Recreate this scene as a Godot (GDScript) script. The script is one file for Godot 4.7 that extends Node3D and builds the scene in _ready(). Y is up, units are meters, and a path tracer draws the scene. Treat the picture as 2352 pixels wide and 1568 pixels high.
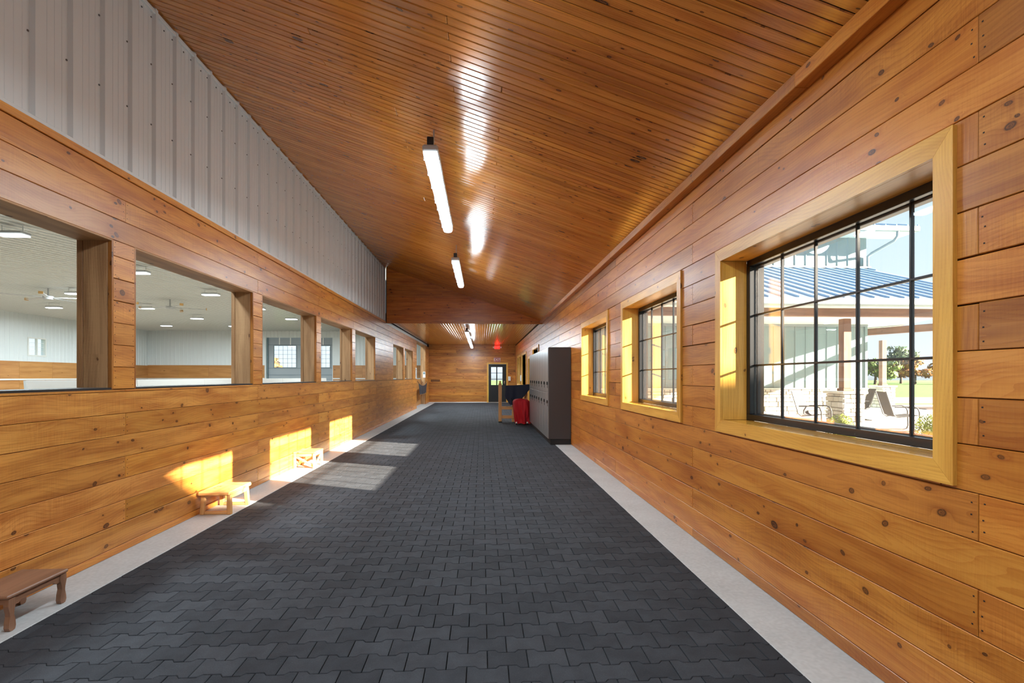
extends Node3D
# A wood-clad stable corridor beside an indoor riding arena. Corridor runs along -z; x right, y up, metres.

const RX := 1.84        # face of the right wall
const LX := -2.88       # face of the left wall
const FZ := -29.07      # face of the far wall
const BZ := -16.1       # gable wall between sloped and flat ceiling
const SLOPE := 0.3333
const CEIL0 := 3.11     # sloped ceiling height at x = 1.76
const FLAT_Y := 3.13
const AX := -27.5       # arena side wall
const AZ := -45.4       # arena back wall
const AY := 5.2         # arena ceiling
const SUN := 14.5
const SKY := 1.3
const EXPOSURE := 1.25
const LAMP := 8.0       # each corridor lamp, downwards
const SIDE := 0.033     # share of it thrown sideways and up, per point
const BAY := 24.0       # each arena lamp

var M := {}
var used := {}
var rng := RandomNumberGenerator.new()


class Shape:
	var v := PackedVector3Array()
	var n := PackedVector3Array()
	var t := PackedVector2Array()
	var c := PackedColorArray()
	var col := Color.WHITE
	var off := Vector2.ZERO
	var xf := Transform3D()
	func tri3(a: Vector3, b: Vector3, d: Vector3, na: Vector3, nb: Vector3, nd: Vector3, ua: Vector2, ub: Vector2, ud: Vector2) -> void:
		var f := (b - a).cross(d - a)
		if f.dot(na + nb + nd) > 0.0:
			v.append_array([xf * a, xf * d, xf * b])
			n.append_array([(xf.basis * na).normalized(), (xf.basis * nd).normalized(), (xf.basis * nb).normalized()])
			t.append_array([ua + off, ud + off, ub + off])
		else:
			v.append_array([xf * a, xf * b, xf * d])
			n.append_array([(xf.basis * na).normalized(), (xf.basis * nb).normalized(), (xf.basis * nd).normalized()])
			t.append_array([ua + off, ub + off, ud + off])
		c.append_array([col, col, col])
	func quad(a: Vector3, b: Vector3, d: Vector3, e: Vector3, nn: Vector3, U: Vector3, V: Vector3) -> void:
		var ua := Vector2(a.dot(U), a.dot(V))
		var ub := Vector2(b.dot(U), b.dot(V))
		var ud := Vector2(d.dot(U), d.dot(V))
		var ue := Vector2(e.dot(U), e.dot(V))
		tri3(a, b, d, nn, nn, nn, ua, ub, ud)
		tri3(a, d, e, nn, nn, nn, ua, ud, ue)
	func box(lo: Vector3, hi: Vector3, ch := 0.0, long := -1) -> void:
		var s := hi - lo
		if long < 0:
			long = 0 if s.x >= s.y and s.x >= s.z else (1 if s.y >= s.z else 2)
		ch = minf(ch, 0.45 * minf(s.x, minf(s.y, s.z)))
		var E := [Vector3(1, 0, 0), Vector3(0, 1, 0), Vector3(0, 0, 1)]
		for i in 3:
			var j := (i + 1) % 3
			var k := (i + 2) % 3
			var U: Vector3 = E[long] if long != i else E[j]
			var V: Vector3 = (E[j] if long == k else E[k]) if long != i else E[k]
			for sg in [-1, 1]:
				var p := []
				for q in [[-1, -1], [1, -1], [1, 1], [-1, 1]]:
					var w := Vector3()
					w[i] = hi[i] if sg > 0 else lo[i]
					w[j] = hi[j] - ch if q[0] > 0 else lo[j] + ch
					w[k] = hi[k] - ch if q[1] > 0 else lo[k] + ch
					p.append(w)
				quad(p[0], p[1], p[2], p[3], E[i] * sg, U, V)
		if ch <= 0.0:
			return
		for i in 3:
			var j := (i + 1) % 3
			var k := (i + 2) % 3
			var U: Vector3 = E[i]
			var V: Vector3 = E[j] if long == i else E[long]
			if V == U:
				V = E[k]
			for sj in [-1, 1]:
				for sk in [-1, 1]:
					var a := Vector3()
					a[j] = hi[j] if sj > 0 else lo[j]
					a[k] = hi[k] - ch if sk > 0 else lo[k] + ch
					var b := Vector3()
					b[j] = hi[j] - ch if sj > 0 else lo[j] + ch
					b[k] = hi[k] if sk > 0 else lo[k]
					var a2 := a
					var b2 := b
					a[i] = lo[i] + ch
					b[i] = lo[i] + ch
					a2[i] = hi[i] - ch
					b2[i] = hi[i] - ch
					quad(a, a2, b2, b, (E[j] * sj + E[k] * sk).normalized(), U, V)
		for sx in [-1, 1]:
			for sy in [-1, 1]:
				for sz in [-1, 1]:
					var q := Vector3(hi.x if sx > 0 else lo.x, hi.y if sy > 0 else lo.y, hi.z if sz > 0 else lo.z)
					var d := Vector3(sx, sy, sz) * ch
					var nn := Vector3(sx, sy, sz).normalized()
					var a := q - Vector3(0, d.y, d.z)
					var b := q - Vector3(d.x, 0, d.z)
					var e := q - Vector3(d.x, d.y, 0)
					tri3(a, b, e, nn, nn, nn, Vector2(a.x, a.y), Vector2(b.x, b.y), Vector2(e.x, e.y))
	func prism(poly: PackedVector2Array, z0: float, z1: float, grain_y := false, caps := 3) -> void:
		var idx := Geometry2D.triangulate_polygon(poly)
		var U := Vector3(0, 1, 0) if grain_y else Vector3(1, 0, 0)
		var V := Vector3(1, 0, 0) if grain_y else Vector3(0, 1, 0)
		for side in 2:
			if not caps & (1 << side):
				continue
			var z := z0 if side == 0 else z1
			var nn := Vector3(0, 0, -1) if side == 0 else Vector3(0, 0, 1)
			for i in range(0, idx.size(), 3):
				var p := []
				for k in 3:
					p.append(Vector3(poly[idx[i + k]].x, poly[idx[i + k]].y, z))
				tri3(p[0], p[1], p[2], nn, nn, nn, Vector2(p[0].dot(U), p[0].dot(V)), Vector2(p[1].dot(U), p[1].dot(V)), Vector2(p[2].dot(U), p[2].dot(V)))
		var turn := 1.0 if not Geometry2D.is_polygon_clockwise(poly) else -1.0
		for i in poly.size():
			var a := poly[i]
			var b := poly[(i + 1) % poly.size()]
			var e := (b - a).normalized()
			quad(Vector3(a.x, a.y, z0), Vector3(b.x, b.y, z0), Vector3(b.x, b.y, z1), Vector3(a.x, a.y, z1), Vector3(e.y, -e.x, 0) * turn, Vector3(e.x, e.y, 0), Vector3(0, 0, 1))
	func tube(pts: PackedVector3Array, radii: PackedFloat32Array, seg := 8, caps := true) -> void:
		var rings := []
		var nors := []
		var up := Vector3(0, 1, 0)
		var length := 0.0
		var lens := []
		for i in pts.size():
			var d := (pts[mini(i + 1, pts.size() - 1)] - pts[maxi(i - 1, 0)]).normalized()
			if i > 0:
				length += pts[i].distance_to(pts[i - 1])
			lens.append(length)
			if absf(d.dot(up)) > 0.95:
				up = Vector3(1, 0, 0) if absf(d.x) < 0.9 else Vector3(0, 0, 1)
			var a := d.cross(up).normalized()
			var b := d.cross(a).normalized()
			up = -b
			var ring := []
			var nor := []
			for k in seg:
				var g := TAU * k / seg
				var o := a * cos(g) + b * sin(g)
				ring.append(pts[i] + o * radii[mini(i, radii.size() - 1)])
				nor.append(o)
			rings.append(ring)
			nors.append(nor)
		for i in pts.size() - 1:
			for k in seg:
				var k2 := (k + 1) % seg
				var u0: float = lens[i]
				var u1: float = lens[i + 1]
				var v0 := 0.3 * k / seg
				var v1 := 0.3 * (k + 1) / seg
				tri3(rings[i][k], rings[i + 1][k], rings[i + 1][k2], nors[i][k], nors[i + 1][k], nors[i + 1][k2], Vector2(u0, v0), Vector2(u1, v0), Vector2(u1, v1))
				tri3(rings[i][k], rings[i + 1][k2], rings[i][k2], nors[i][k], nors[i + 1][k2], nors[i][k2], Vector2(u0, v0), Vector2(u1, v1), Vector2(u0, v1))
		if caps:
			for e in 2:
				var i: int = 0 if e == 0 else pts.size() - 1
				var d: Vector3 = (pts[0] - pts[1]).normalized() if e == 0 else (pts[i] - pts[i - 1]).normalized()
				for k in seg:
					tri3(pts[i], rings[i][k], rings[i][(k + 1) % seg], d, d, d, Vector2.ZERO, Vector2(0.01, 0), Vector2(0, 0.01))
	func lathe(profile: PackedVector2Array, seg := 16) -> void:
		for i in profile.size() - 1:
			var p := profile[i]
			var q := profile[i + 1]
			var e := (q - p).normalized()
			for k in seg:
				var a0 := TAU * k / seg
				var a1 := TAU * (k + 1) / seg
				var d0 := Vector3(cos(a0), 0, sin(a0))
				var d1 := Vector3(cos(a1), 0, sin(a1))
				var y := Vector3(0, 1, 0)
				var n0 := d0 * e.y - y * e.x
				var n1 := d1 * e.y - y * e.x
				tri3(d0 * p.x + y * p.y, d1 * p.x + y * p.y, d1 * q.x + y * q.y, n0, n1, n1, Vector2(a0, p.y), Vector2(a1, p.y), Vector2(a1, q.y))
				tri3(d0 * p.x + y * p.y, d1 * q.x + y * q.y, d0 * q.x + y * q.y, n0, n1, n0, Vector2(a0, p.y), Vector2(a1, q.y), Vector2(a0, q.y))
	func grid(rows: Array, closed := false) -> void:
		# rows of points -> smooth surface; normals from the neighbours
		var R := rows.size()
		var C: int = rows[0].size()
		var nor := []
		for i in R:
			var line := []
			for j in C:
				var du: Vector3 = rows[mini(i + 1, R - 1)][j] - rows[maxi(i - 1, 0)][j]
				var jm := (j - 1 + C) % C if closed else maxi(j - 1, 0)
				var jp := (j + 1) % C if closed else mini(j + 1, C - 1)
				var dv: Vector3 = rows[i][jp] - rows[i][jm]
				var w := dv.cross(du)
				line.append(w.normalized() if w.length() > 1e-9 else Vector3(0, 1, 0))
			nor.append(line)
		for i in R - 1:
			for j in (C if closed else C - 1):
				var j2 := (j + 1) % C
				tri3(rows[i][j], rows[i + 1][j], rows[i + 1][j2], nor[i][j], nor[i + 1][j], nor[i + 1][j2], Vector2(0.1 * j, 0.1 * i), Vector2(0.1 * j, 0.1 * i + 0.1), Vector2(0.1 * j + 0.1, 0.1 * i + 0.1))
				tri3(rows[i][j], rows[i + 1][j2], rows[i][j2], nor[i][j], nor[i + 1][j2], nor[i][j2], Vector2(0.1 * j, 0.1 * i), Vector2(0.1 * j + 0.1, 0.1 * i + 0.1), Vector2(0.1 * j + 0.1, 0.1 * i))
	func mesh() -> ArrayMesh:
		var a := []
		a.resize(Mesh.ARRAY_MAX)
		a[Mesh.ARRAY_VERTEX] = v
		a[Mesh.ARRAY_NORMAL] = n
		a[Mesh.ARRAY_TEX_UV] = t
		a[Mesh.ARRAY_COLOR] = c
		var m := ArrayMesh.new()
		m.add_surface_from_arrays(Mesh.PRIMITIVE_TRIANGLES, a)
		return m


func sh() -> Shape:
	var s := Shape.new()
	s.off = Vector2(rng.randf() * 7.0, rng.randf() * 3.0)
	return s


func numbered(called: String) -> String:
	var k: int = used.get(called, 0)
	used[called] = k + 1
	return called if k == 0 else "%s_%03d" % [called, k]


func obj(called: String, s: Shape, m: Material, parent: Node = null) -> MeshInstance3D:
	return inst(called, s.mesh(), m, parent)


func inst(called: String, me: Mesh, m: Material, parent: Node = null) -> MeshInstance3D:
	var o := MeshInstance3D.new()
	o.mesh = me
	o.material_override = m
	if parent == null:
		o.name = numbered(called)
		add_child(o)
	else:
		o.name = called
		parent.add_child(o, true)
	return o


func tag(o: Node, label: String, category: String, group := "") -> Node:
	o.set_meta("label", label)
	o.set_meta("category", category)
	if group:
		o.set_meta("group", group)
	return o


func thing(called: String, label: String, category: String, at := Vector3.ZERO, turn := 0.0, group := "") -> Node3D:
	var o := Node3D.new()
	o.name = numbered(called)
	add_child(o)
	o.position = at
	o.rotation.y = turn
	tag(o, label, category, group)
	return o


func struct(o: Node, label := "") -> Node:
	o.set_meta("kind", "structure")
	if label:
		o.set_meta("label", label)
	return o


func setting(called: String, label: String) -> Node3D:
	var o := Node3D.new()
	o.name = called
	add_child(o)
	struct(o, label)
	return o


func part(called: String, parent: Node, m: Material, lo: Vector3, hi: Vector3, ch := 0.0, tint := Color.WHITE, long := -1) -> MeshInstance3D:
	var s := sh()
	s.col = tint
	s.box(lo, hi, ch, long)
	return obj(called, s, m, parent)


func wood_tint(dark := 0.2, hue := 0.06) -> Color:
	var k := 1.0 - dark * rng.randf()
	return Color(k, k * (1.0 - hue * rng.randf()), k * (1.0 - 2.0 * hue * rng.randf()))


func _ready() -> void:
	rng.seed = 20240611
	# camera: level, lens shifted up, turned 3.2 degrees to the right of the corridor
	var cam := Camera3D.new()
	cam.name = "camera"
	cam.position = Vector3(0, 1.40, 0)
	cam.rotation.y = -deg_to_rad(3.237)
	cam.projection = Camera3D.PROJECTION_FRUSTUM
	cam.near = 0.05
	cam.far = 600.0
	cam.size = cam.near * 1568.0 / 1220.0
	cam.frustum_offset = Vector2(0, cam.near * 81.0 / 1220.0)
	cam.current = true
	add_child(cam)
	# sky and sun
	var sky := ProceduralSkyMaterial.new()
	sky.sky_top_color = Color(0.69, 0.81, 0.89)
	sky.sky_horizon_color = Color(0.82, 0.87, 0.91)
	sky.sky_curve = 0.15
	sky.ground_bottom_color = Color(0.45, 0.48, 0.40)
	sky.ground_horizon_color = Color(0.70, 0.75, 0.75)
	sky.sky_energy_multiplier = 1.0
	var env := Environment.new()
	env.background_mode = Environment.BG_SKY
	env.sky = Sky.new()
	env.sky.sky_material = sky
	env.background_energy_multiplier = SKY
	env.tonemap_mode = Environment.TONE_MAPPER_LINEAR
	env.tonemap_exposure = EXPOSURE
	env.sdfgi_enabled = true
	env.ssao_enabled = true
	env.ssil_enabled = true
	var we := WorldEnvironment.new()
	we.name = "environment"
	we.environment = env
	add_child(we)
	var sun := DirectionalLight3D.new()
	sun.name = "sun"
	sun.look_at_from_position(Vector3.ZERO, Vector3(-1.0, -0.34, -0.495), Vector3.UP)
	sun.light_color = Color(1.0, 0.95, 0.86)
	sun.light_energy = SUN
	sun.light_angular_distance = 0.6
	sun.sky_mode = DirectionalLight3D.SKY_MODE_LIGHT_ONLY
	sun.shadow_enabled = true
	add_child(sun)
	materials()
	rooms()
	arena()
	lamps()
	lockers()
	stools()
	tack()
	fittings()
	outside()


func mat(called: String, color: Color, rough := 0.6, metal := 0.0, spec := 0.5) -> StandardMaterial3D:
	var m := StandardMaterial3D.new()
	m.resource_name = called
	m.albedo_color = color
	m.roughness = rough
	m.metallic = metal
	m.metallic_specular = spec
	M[called] = m
	return m


func noise_bytes(seed_: int, w: int, h: int, freq: float, W: int, H: int, kind := FastNoiseLite.TYPE_SIMPLEX_SMOOTH, oct := 1) -> PackedByteArray:
	var f := FastNoiseLite.new()
	f.seed = seed_
	f.noise_type = kind
	f.frequency = freq
	f.fractal_type = FastNoiseLite.FRACTAL_NONE if oct <= 1 else FastNoiseLite.FRACTAL_FBM
	f.fractal_octaves = oct
	var im := f.get_seamless_image(w, h, false, false, 0.15, true)
	im.convert(Image.FORMAT_L8)
	if w != W or h != H:
		im.resize(W, H, Image.INTERPOLATE_CUBIC)
	return im.get_data()


# Pine boards: growth rings cut lengthwise, fibres, saw marks, stain blotches, knots. Covers lw x lh metres.
func wood(called: String, seed_: int, W: int, H: int, lw: float, lh: float, light: Color, dark: Color, n_knots: int, saw: float, rough: float, relief: float, big := 1.0) -> StandardMaterial3D:
	var r := RandomNumberGenerator.new()
	r.seed = seed_
	var warp := noise_bytes(seed_ + 1, W / 32, H / 16, 0.06, W, H)
	var fibre := noise_bytes(seed_ + 2, W / 24, H, 0.45, W, H, FastNoiseLite.TYPE_VALUE)
	var blot := noise_bytes(seed_ + 3, W / 40, H / 5, 0.07, W, H, FastNoiseLite.TYPE_SIMPLEX_SMOOTH, 3)
	var saws := noise_bytes(seed_ + 4, W, maxi(H / 24, 4), 0.42, W, H, FastNoiseLite.TYPE_VALUE)
	var patch := noise_bytes(seed_ + 5, W / 16, H / 8, 0.07, W, H)
	var bump := PackedFloat32Array()
	bump.resize(W * H)
	var knot := PackedFloat32Array()
	knot.resize(W * H)
	var px := lw / W
	var py := lh / H
	for i in n_knots:
		var kx := r.randf() * lw
		var ky := r.randf() * lh
		var R := (0.005 + 0.011 * r.randf() * r.randf()) * big
		if i % 5 == 0:
			R *= 1.5
		var stretch := 1.1 + 0.9 * r.randf()
		var tilt := r.randf_range(-0.5, 0.5)
		var reach := R * 7.0
		var y0 := int((ky - reach * 0.6) / py)
		var y1 := int((ky + reach * 0.6) / py)
		var x0 := int((kx - reach * 1.8) / px)
		var x1 := int((kx + reach * 1.8) / px)
		var deep := 0.75 + 0.25 * r.randf()
		for y in range(y0, y1):
			var yy := posmod(y, H) * W
			var dy := y * py - ky
			for x in range(x0, x1):
				var dx := (x * px - kx) + dy * tilt
				var d := sqrt(dx * dx / (stretch * stretch) + dy * dy) / R
				var far := sqrt(dx * dx * 0.12 + dy * dy) / R
				var at := yy + posmod(x, W)
				bump[at] += exp(-far * far * 0.25) * 1.3
				if d < 1.5:
					var k := 0.0
					if d < 0.85:
						k = deep * (0.70 + 0.22 * sin(d * 13.0 + dx * 300.0))
					elif d < 1.1:
						k = deep
					else:
						k = deep * (1.5 - d) / 0.4 * 0.6
					knot[at] = maxf(knot[at], k)
	var rgb := PackedByteArray()
	rgb.resize(W * H * 3)
	var hgt := PackedByteArray()
	hgt.resize(W * H)
	var lr := light.r * 255.0
	var lg := light.g * 255.0
	var lb := light.b * 255.0
	var dr := (dark.r - light.r) * 255.0
	var dg := (dark.g - light.g) * 255.0
	var db := (dark.b - light.b) * 255.0
	var at := 0
	for y in H:
		var fy := float(y) / H * 3.0
		var band := fposmod(fy, 1.0) - 0.5
		for x in W:
			var wv := warp[at] / 255.0 - 0.5
			var b1 := band + wv * 0.5
			var rr := 11.0 * sqrt(b1 * b1 + 0.004) + bump[at] + wv * 1.5
			var s := rr - floorf(rr)
			var g := s * s * s
			var f := fibre[at] / 255.0 - 0.5
			var bl := blot[at] / 255.0 - 0.5
			var pa := patch[at] / 255.0
			var sw := (saws[at] / 255.0 - 0.5) * saw * (0.35 + pa)
			var t := 0.30 + 0.32 * (g - 0.25) + 0.30 * f + 0.95 * bl + 0.20 * sw + 0.25 * minf(bump[at], 1.0)
			t = clampf(t, 0.0, 1.3)
			var k := knot[at]
			var q := at * 3
			rgb[q] = int(clampf((lr + dr * t) * (1.0 - k) + (58.0 + 60.0 * (1.0 - k)) * k, 0, 255))
			rgb[q + 1] = int(clampf((lg + dg * t) * (1.0 - k) + (33.0 + 36.0 * (1.0 - k)) * k, 0, 255))
			rgb[q + 2] = int(clampf((lb + db * t) * (1.0 - k) + 20.0 * k, 0, 255))
			hgt[at] = int(clampf(128.0 + 60.0 * sw + 46.0 * (g - 0.3) + 42.0 * f - 40.0 * k, 0, 255))
			at += 1
	var m := mat(called, Color.WHITE, rough)
	m.albedo_texture = ImageTexture.create_from_image(Image.create_from_data(W, H, false, Image.FORMAT_RGB8, rgb))
	m.heightmap_enabled = relief > 0.0
	if relief > 0.0:
		m.heightmap_texture = ImageTexture.create_from_image(Image.create_from_data(W, H, false, Image.FORMAT_L8, hgt))
		m.heightmap_scale = relief
	m.uv1_scale = Vector3(1.0 / lw, 1.0 / lh, 1)
	m.vertex_color_use_as_albedo = true
	return m


func grain(called: String, seed_: int, a: Color, b: Color, size: float, freq: float, rough: float, relief: float, speck := 0.0, speck_color := Color.WHITE) -> StandardMaterial3D:
	# granular, blotchy stuff (rubber, concrete, stone, sand), laid by world position
	var W := 512
	var fine := noise_bytes(seed_, W, W, freq, W, W, FastNoiseLite.TYPE_VALUE)
	var coarse := noise_bytes(seed_ + 1, W / 8, W / 8, 0.05, W, W, FastNoiseLite.TYPE_SIMPLEX_SMOOTH, 4)
	var r := RandomNumberGenerator.new()
	r.seed = seed_
	var rgb := PackedByteArray()
	rgb.resize(W * W * 3)
	for i in W * W:
		var t := clampf(0.5 * fine[i] / 255.0 + 0.5 * coarse[i] / 255.0, 0.0, 1.0)
		var col := a.lerp(b, t)
		if speck > 0.0 and r.randf() < speck:
			col = col.lerp(speck_color, 0.3 + 0.6 * r.randf())
		rgb[i * 3] = int(col.r * 255.0)
		rgb[i * 3 + 1] = int(col.g * 255.0)
		rgb[i * 3 + 2] = int(col.b * 255.0)
	var m := mat(called, Color.WHITE, rough)
	m.albedo_texture = ImageTexture.create_from_image(Image.create_from_data(W, W, false, Image.FORMAT_RGB8, rgb))
	if relief > 0.0:
		m.heightmap_enabled = true
		m.heightmap_texture = ImageTexture.create_from_image(Image.create_from_data(W, W, false, Image.FORMAT_L8, fine))
		m.heightmap_scale = relief
	m.uv1_triplanar = true
	m.uv1_world_triplanar = true
	m.uv1_scale = Vector3.ONE / size
	m.vertex_color_use_as_albedo = true
	return m


func materials() -> void:
	for i in 4:
		var shade: Array = [[Color8(230, 165, 80), Color8(182, 105, 36)], [Color8(224, 156, 70), Color8(175, 99, 32)], [Color8(226, 161, 80), Color8(167, 97, 36)], [Color8(219, 153, 75), Color8(163, 97, 40)]][i]
		wood("plank_%d" % i, 100 + i * 17, 2048, 384, 3.6, 0.675, shade[0], shade[1], [20, 32, 15, 26][i], [0.9, 0.5, 1.2, 0.7][i], 0.34, 0.06)
	for i in 2:
		wood("ceiling_%d" % i, 300 + i * 13, 1024, 256, 3.0, 0.5, [Color8(222, 152, 66), Color8(216, 145, 60)][i], [Color8(172, 102, 32), Color8(162, 97, 34)][i], [22, 30][i], 0.25, 0.19, 0.02, 0.8)
	for i in 2:
		M["ceiling_%d" % i].metallic_specular = 0.62
		var shiny: StandardMaterial3D = M["ceiling_%d" % i].duplicate()
		shiny.roughness = 0.17
		M["far_ceiling_%d" % i] = shiny
	wood("casing", 401, 1024, 256, 2.4, 0.5, Color8(228, 174, 78), Color8(190, 131, 46), 9, 0.3, 0.36, 0.03)
	var sill: StandardMaterial3D = M.casing.duplicate()
	sill.roughness = 0.14
	M.sill = sill
	wood("post_wood", 431, 1024, 256, 2.6, 0.6, Color8(192, 150, 106), Color8(140, 100, 64), 6, 0.3, 0.6, 0.03)
	wood("new_pine", 451, 1024, 256, 1.6, 0.4, Color8(226, 176, 116), Color8(196, 136, 76), 5, 0.1, 0.5, 0.02)
	wood("brown_wood", 471, 512, 256, 1.2, 0.4, Color8(146, 108, 84), Color8(110, 78, 58), 0, 0.0, 0.45, 0.02)
	wood("plywood", 491, 1024, 512, 4.8, 2.4, Color8(202, 146, 86), Color8(168, 112, 58), 5, 0.0, 0.4, 0.0, 2.0)
	wood("timber", 511, 512, 256, 2.4, 0.6, Color8(128, 92, 72), Color8(92, 62, 46), 2, 0.4, 0.7, 0.05)
	for i in 4:
		var k: float = [0.0, 0.013, -0.011, 0.025][i]
		grain("rubber_%d" % i, 600 + i, Color(0.150 + k, 0.160 + k, 0.178 + k), Color(0.232 + k, 0.244 + k, 0.266 + k), 0.55, 0.6, 0.88, 0.05, 0.004, Color(0.55, 0.55, 0.55))
	for i in 4:
		M["rubber_%d" % i].metallic_specular = 0.35
	grain("concrete", 630, Color(0.66, 0.67, 0.67), Color(0.77, 0.78, 0.78), 2.2, 0.3, 0.62, 0.02)
	grain("patio", 640, Color(0.72, 0.70, 0.68), Color(0.80, 0.78, 0.75), 3.0, 0.3, 0.8, 0.0)
	grain("sand", 650, Color(0.52, 0.46, 0.40), Color(0.62, 0.56, 0.48), 1.5, 0.5, 0.95, 0.0)
	grain("stone", 660, Color(0.68, 0.66, 0.62), Color(0.86, 0.84, 0.80), 0.8, 0.2, 0.85, 0.1)
	grain("grass", 670, Color(0.26, 0.40, 0.16), Color(0.42, 0.56, 0.26), 2.5, 0.5, 0.9, 0.0)
	grain("mulch", 680, Color(0.20, 0.15, 0.12), Color(0.34, 0.27, 0.22), 0.6, 0.5, 0.9, 0.0)
	grain("asphalt", 690, Color(0.42, 0.42, 0.44), Color(0.50, 0.50, 0.52), 1.0, 0.5, 0.9, 0.0)
	mat("white_metal", Color(0.84, 0.855, 0.855), 0.38)
	mat("arena_metal", Color(0.88, 0.90, 0.90), 0.30)
	mat("arena_ceiling_metal", Color(0.86, 0.87, 0.86), 0.22)
	mat("white_paint", Color(0.90, 0.90, 0.88), 0.5)
	mat("screw", Color(0.45, 0.44, 0.43), 0.4, 0.6)
	mat("nail", Color(0.10, 0.06, 0.04), 0.7)
	mat("gap", Color(0.16, 0.09, 0.05), 0.9)
	mat("black_frame", Color(0.10, 0.10, 0.11), 0.35)
	mat("black", Color(0.06, 0.06, 0.065), 0.5)
	mat("black_door", Color(0.05, 0.052, 0.06), 0.5)
	mat("locker_side", Color(0.25, 0.24, 0.245), 0.42, 0.0)
	mat("locker_front", Color(0.44, 0.46, 0.47), 0.32, 0.1)
	mat("chrome", Color(0.75, 0.74, 0.70), 0.25, 1.0)
	mat("siding", Color(0.46, 0.54, 0.56), 0.4)
	mat("roof_metal", Color(0.50, 0.62, 0.73), 0.35, 0.1)
	mat("gutter", Color(0.50, 0.55, 0.57), 0.4)
	mat("soffit", Color(0.82, 0.86, 0.84), 0.6)
	mat("chair_metal", Color(0.30, 0.30, 0.30), 0.4, 0.2)
	mat("sling", Color(0.24, 0.235, 0.24), 0.8)
	mat("bark", Color(0.30, 0.24, 0.19), 0.9)
	for a in [["leaf_green", Color(0.30, 0.40, 0.16)], ["leaf_gold", Color(0.62, 0.48, 0.20)], ["leaf_dark", Color(0.18, 0.27, 0.14)], ["leaf_rust", Color(0.55, 0.36, 0.18)], ["leaf_box", Color(0.52, 0.56, 0.24)]]:
		var m := mat(a[0], a[1], 0.7)
		m.backlight_enabled = true
		m.backlight = Color(0.25, 0.28, 0.10)
	for a in [["navy_cloth", Color(0.11, 0.15, 0.24)], ["guard_cloth", Color(0.11, 0.11, 0.15)], ["red_cloth", Color(0.72, 0.03, 0.10)], ["strap", Color(0.05, 0.05, 0.06)]]:
		var m := mat(a[0], a[1], 0.75)
		m.rim_enabled = true
		m.rim = 0.3
	mat("sign_red", Color(0.62, 0.10, 0.10), 0.4)
	mat("paper", Color(0.90, 0.90, 0.88), 0.7)
	mat("fan_tip", Color(0.80, 0.62, 0.36), 0.5)
	mat("housing", Color(0.72, 0.73, 0.74), 0.4)
	var g := mat("glass", Color(1, 1, 1, 0.03), 0.0)
	g.transparency = BaseMaterial3D.TRANSPARENCY_ALPHA
	for a in [["lens_glow", Color(0.93, 0.98, 1.0), 2.2], ["bay_glow", Color(0.93, 0.98, 1.0), 3.0], ["exit_glow", Color(1.0, 0.10, 0.06), 1.6], ["can_glow", Color(1, 0.97, 0.9), 1.2]]:
		var m := mat(a[0], Color(0.9, 0.9, 0.9) if a[0] != "exit_glow" else Color(0.8, 0.1, 0.08), 0.4)
		m.emission_enabled = true
		m.emission = a[1]
		m.emission_energy_multiplier = a[2]


# ---- the room -------------------------------------------------------------------------------------

func side_box(face: float, inward: float) -> Callable:
	# boxes on a wall that runs along z; s counts metres ahead of the camera
	return func(s0: float, s1: float, y0: float, y1: float, d0: float, d1: float) -> Array:
		var a := face - inward * d0
		var b := face - inward * d1
		return [Vector3(minf(a, b), y0, -s1), Vector3(maxf(a, b), y1, -s0)]


func front_box(face: float) -> Callable:
	return func(s0: float, s1: float, y0: float, y1: float, d0: float, d1: float) -> Array:
		return [Vector3(s0, y0, face - d1), Vector3(s1, y1, face - d0)]


func cut(pieces: Array, o: Array) -> Array:
	var out := []
	for p in pieces:
		if o[1] <= p[0] or o[0] >= p[1] or o[3] <= p[2] or o[2] >= p[3]:
			out.append(p)
			continue
		if o[0] > p[0]:
			out.append([p[0], o[0], p[2], p[3]])
		if o[1] < p[1]:
			out.append([o[1], p[1], p[2], p[3]])
		var a := maxf(p[0], o[0])
		var b := minf(p[1], o[1])
		if o[2] > p[2] + 0.004:
			out.append([a, b, p[2], o[2]])
		if o[3] < p[3] - 0.004:
			out.append([a, b, o[3], p[3]])
	return out


func backing(s: Shape, to: Callable, s0: float, s1: float, y0: float, y1: float, openings: Array, d0: float, d1: float) -> void:
	var pieces := [[s0, s1, y0, y1]]
	for o in openings:
		pieces = cut(pieces, o)
	for p in pieces:
		var b: Array = to.call(p[0], p[1], p[2], p[3], d0, d1)
		s.box(b[0], b[1])


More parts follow.
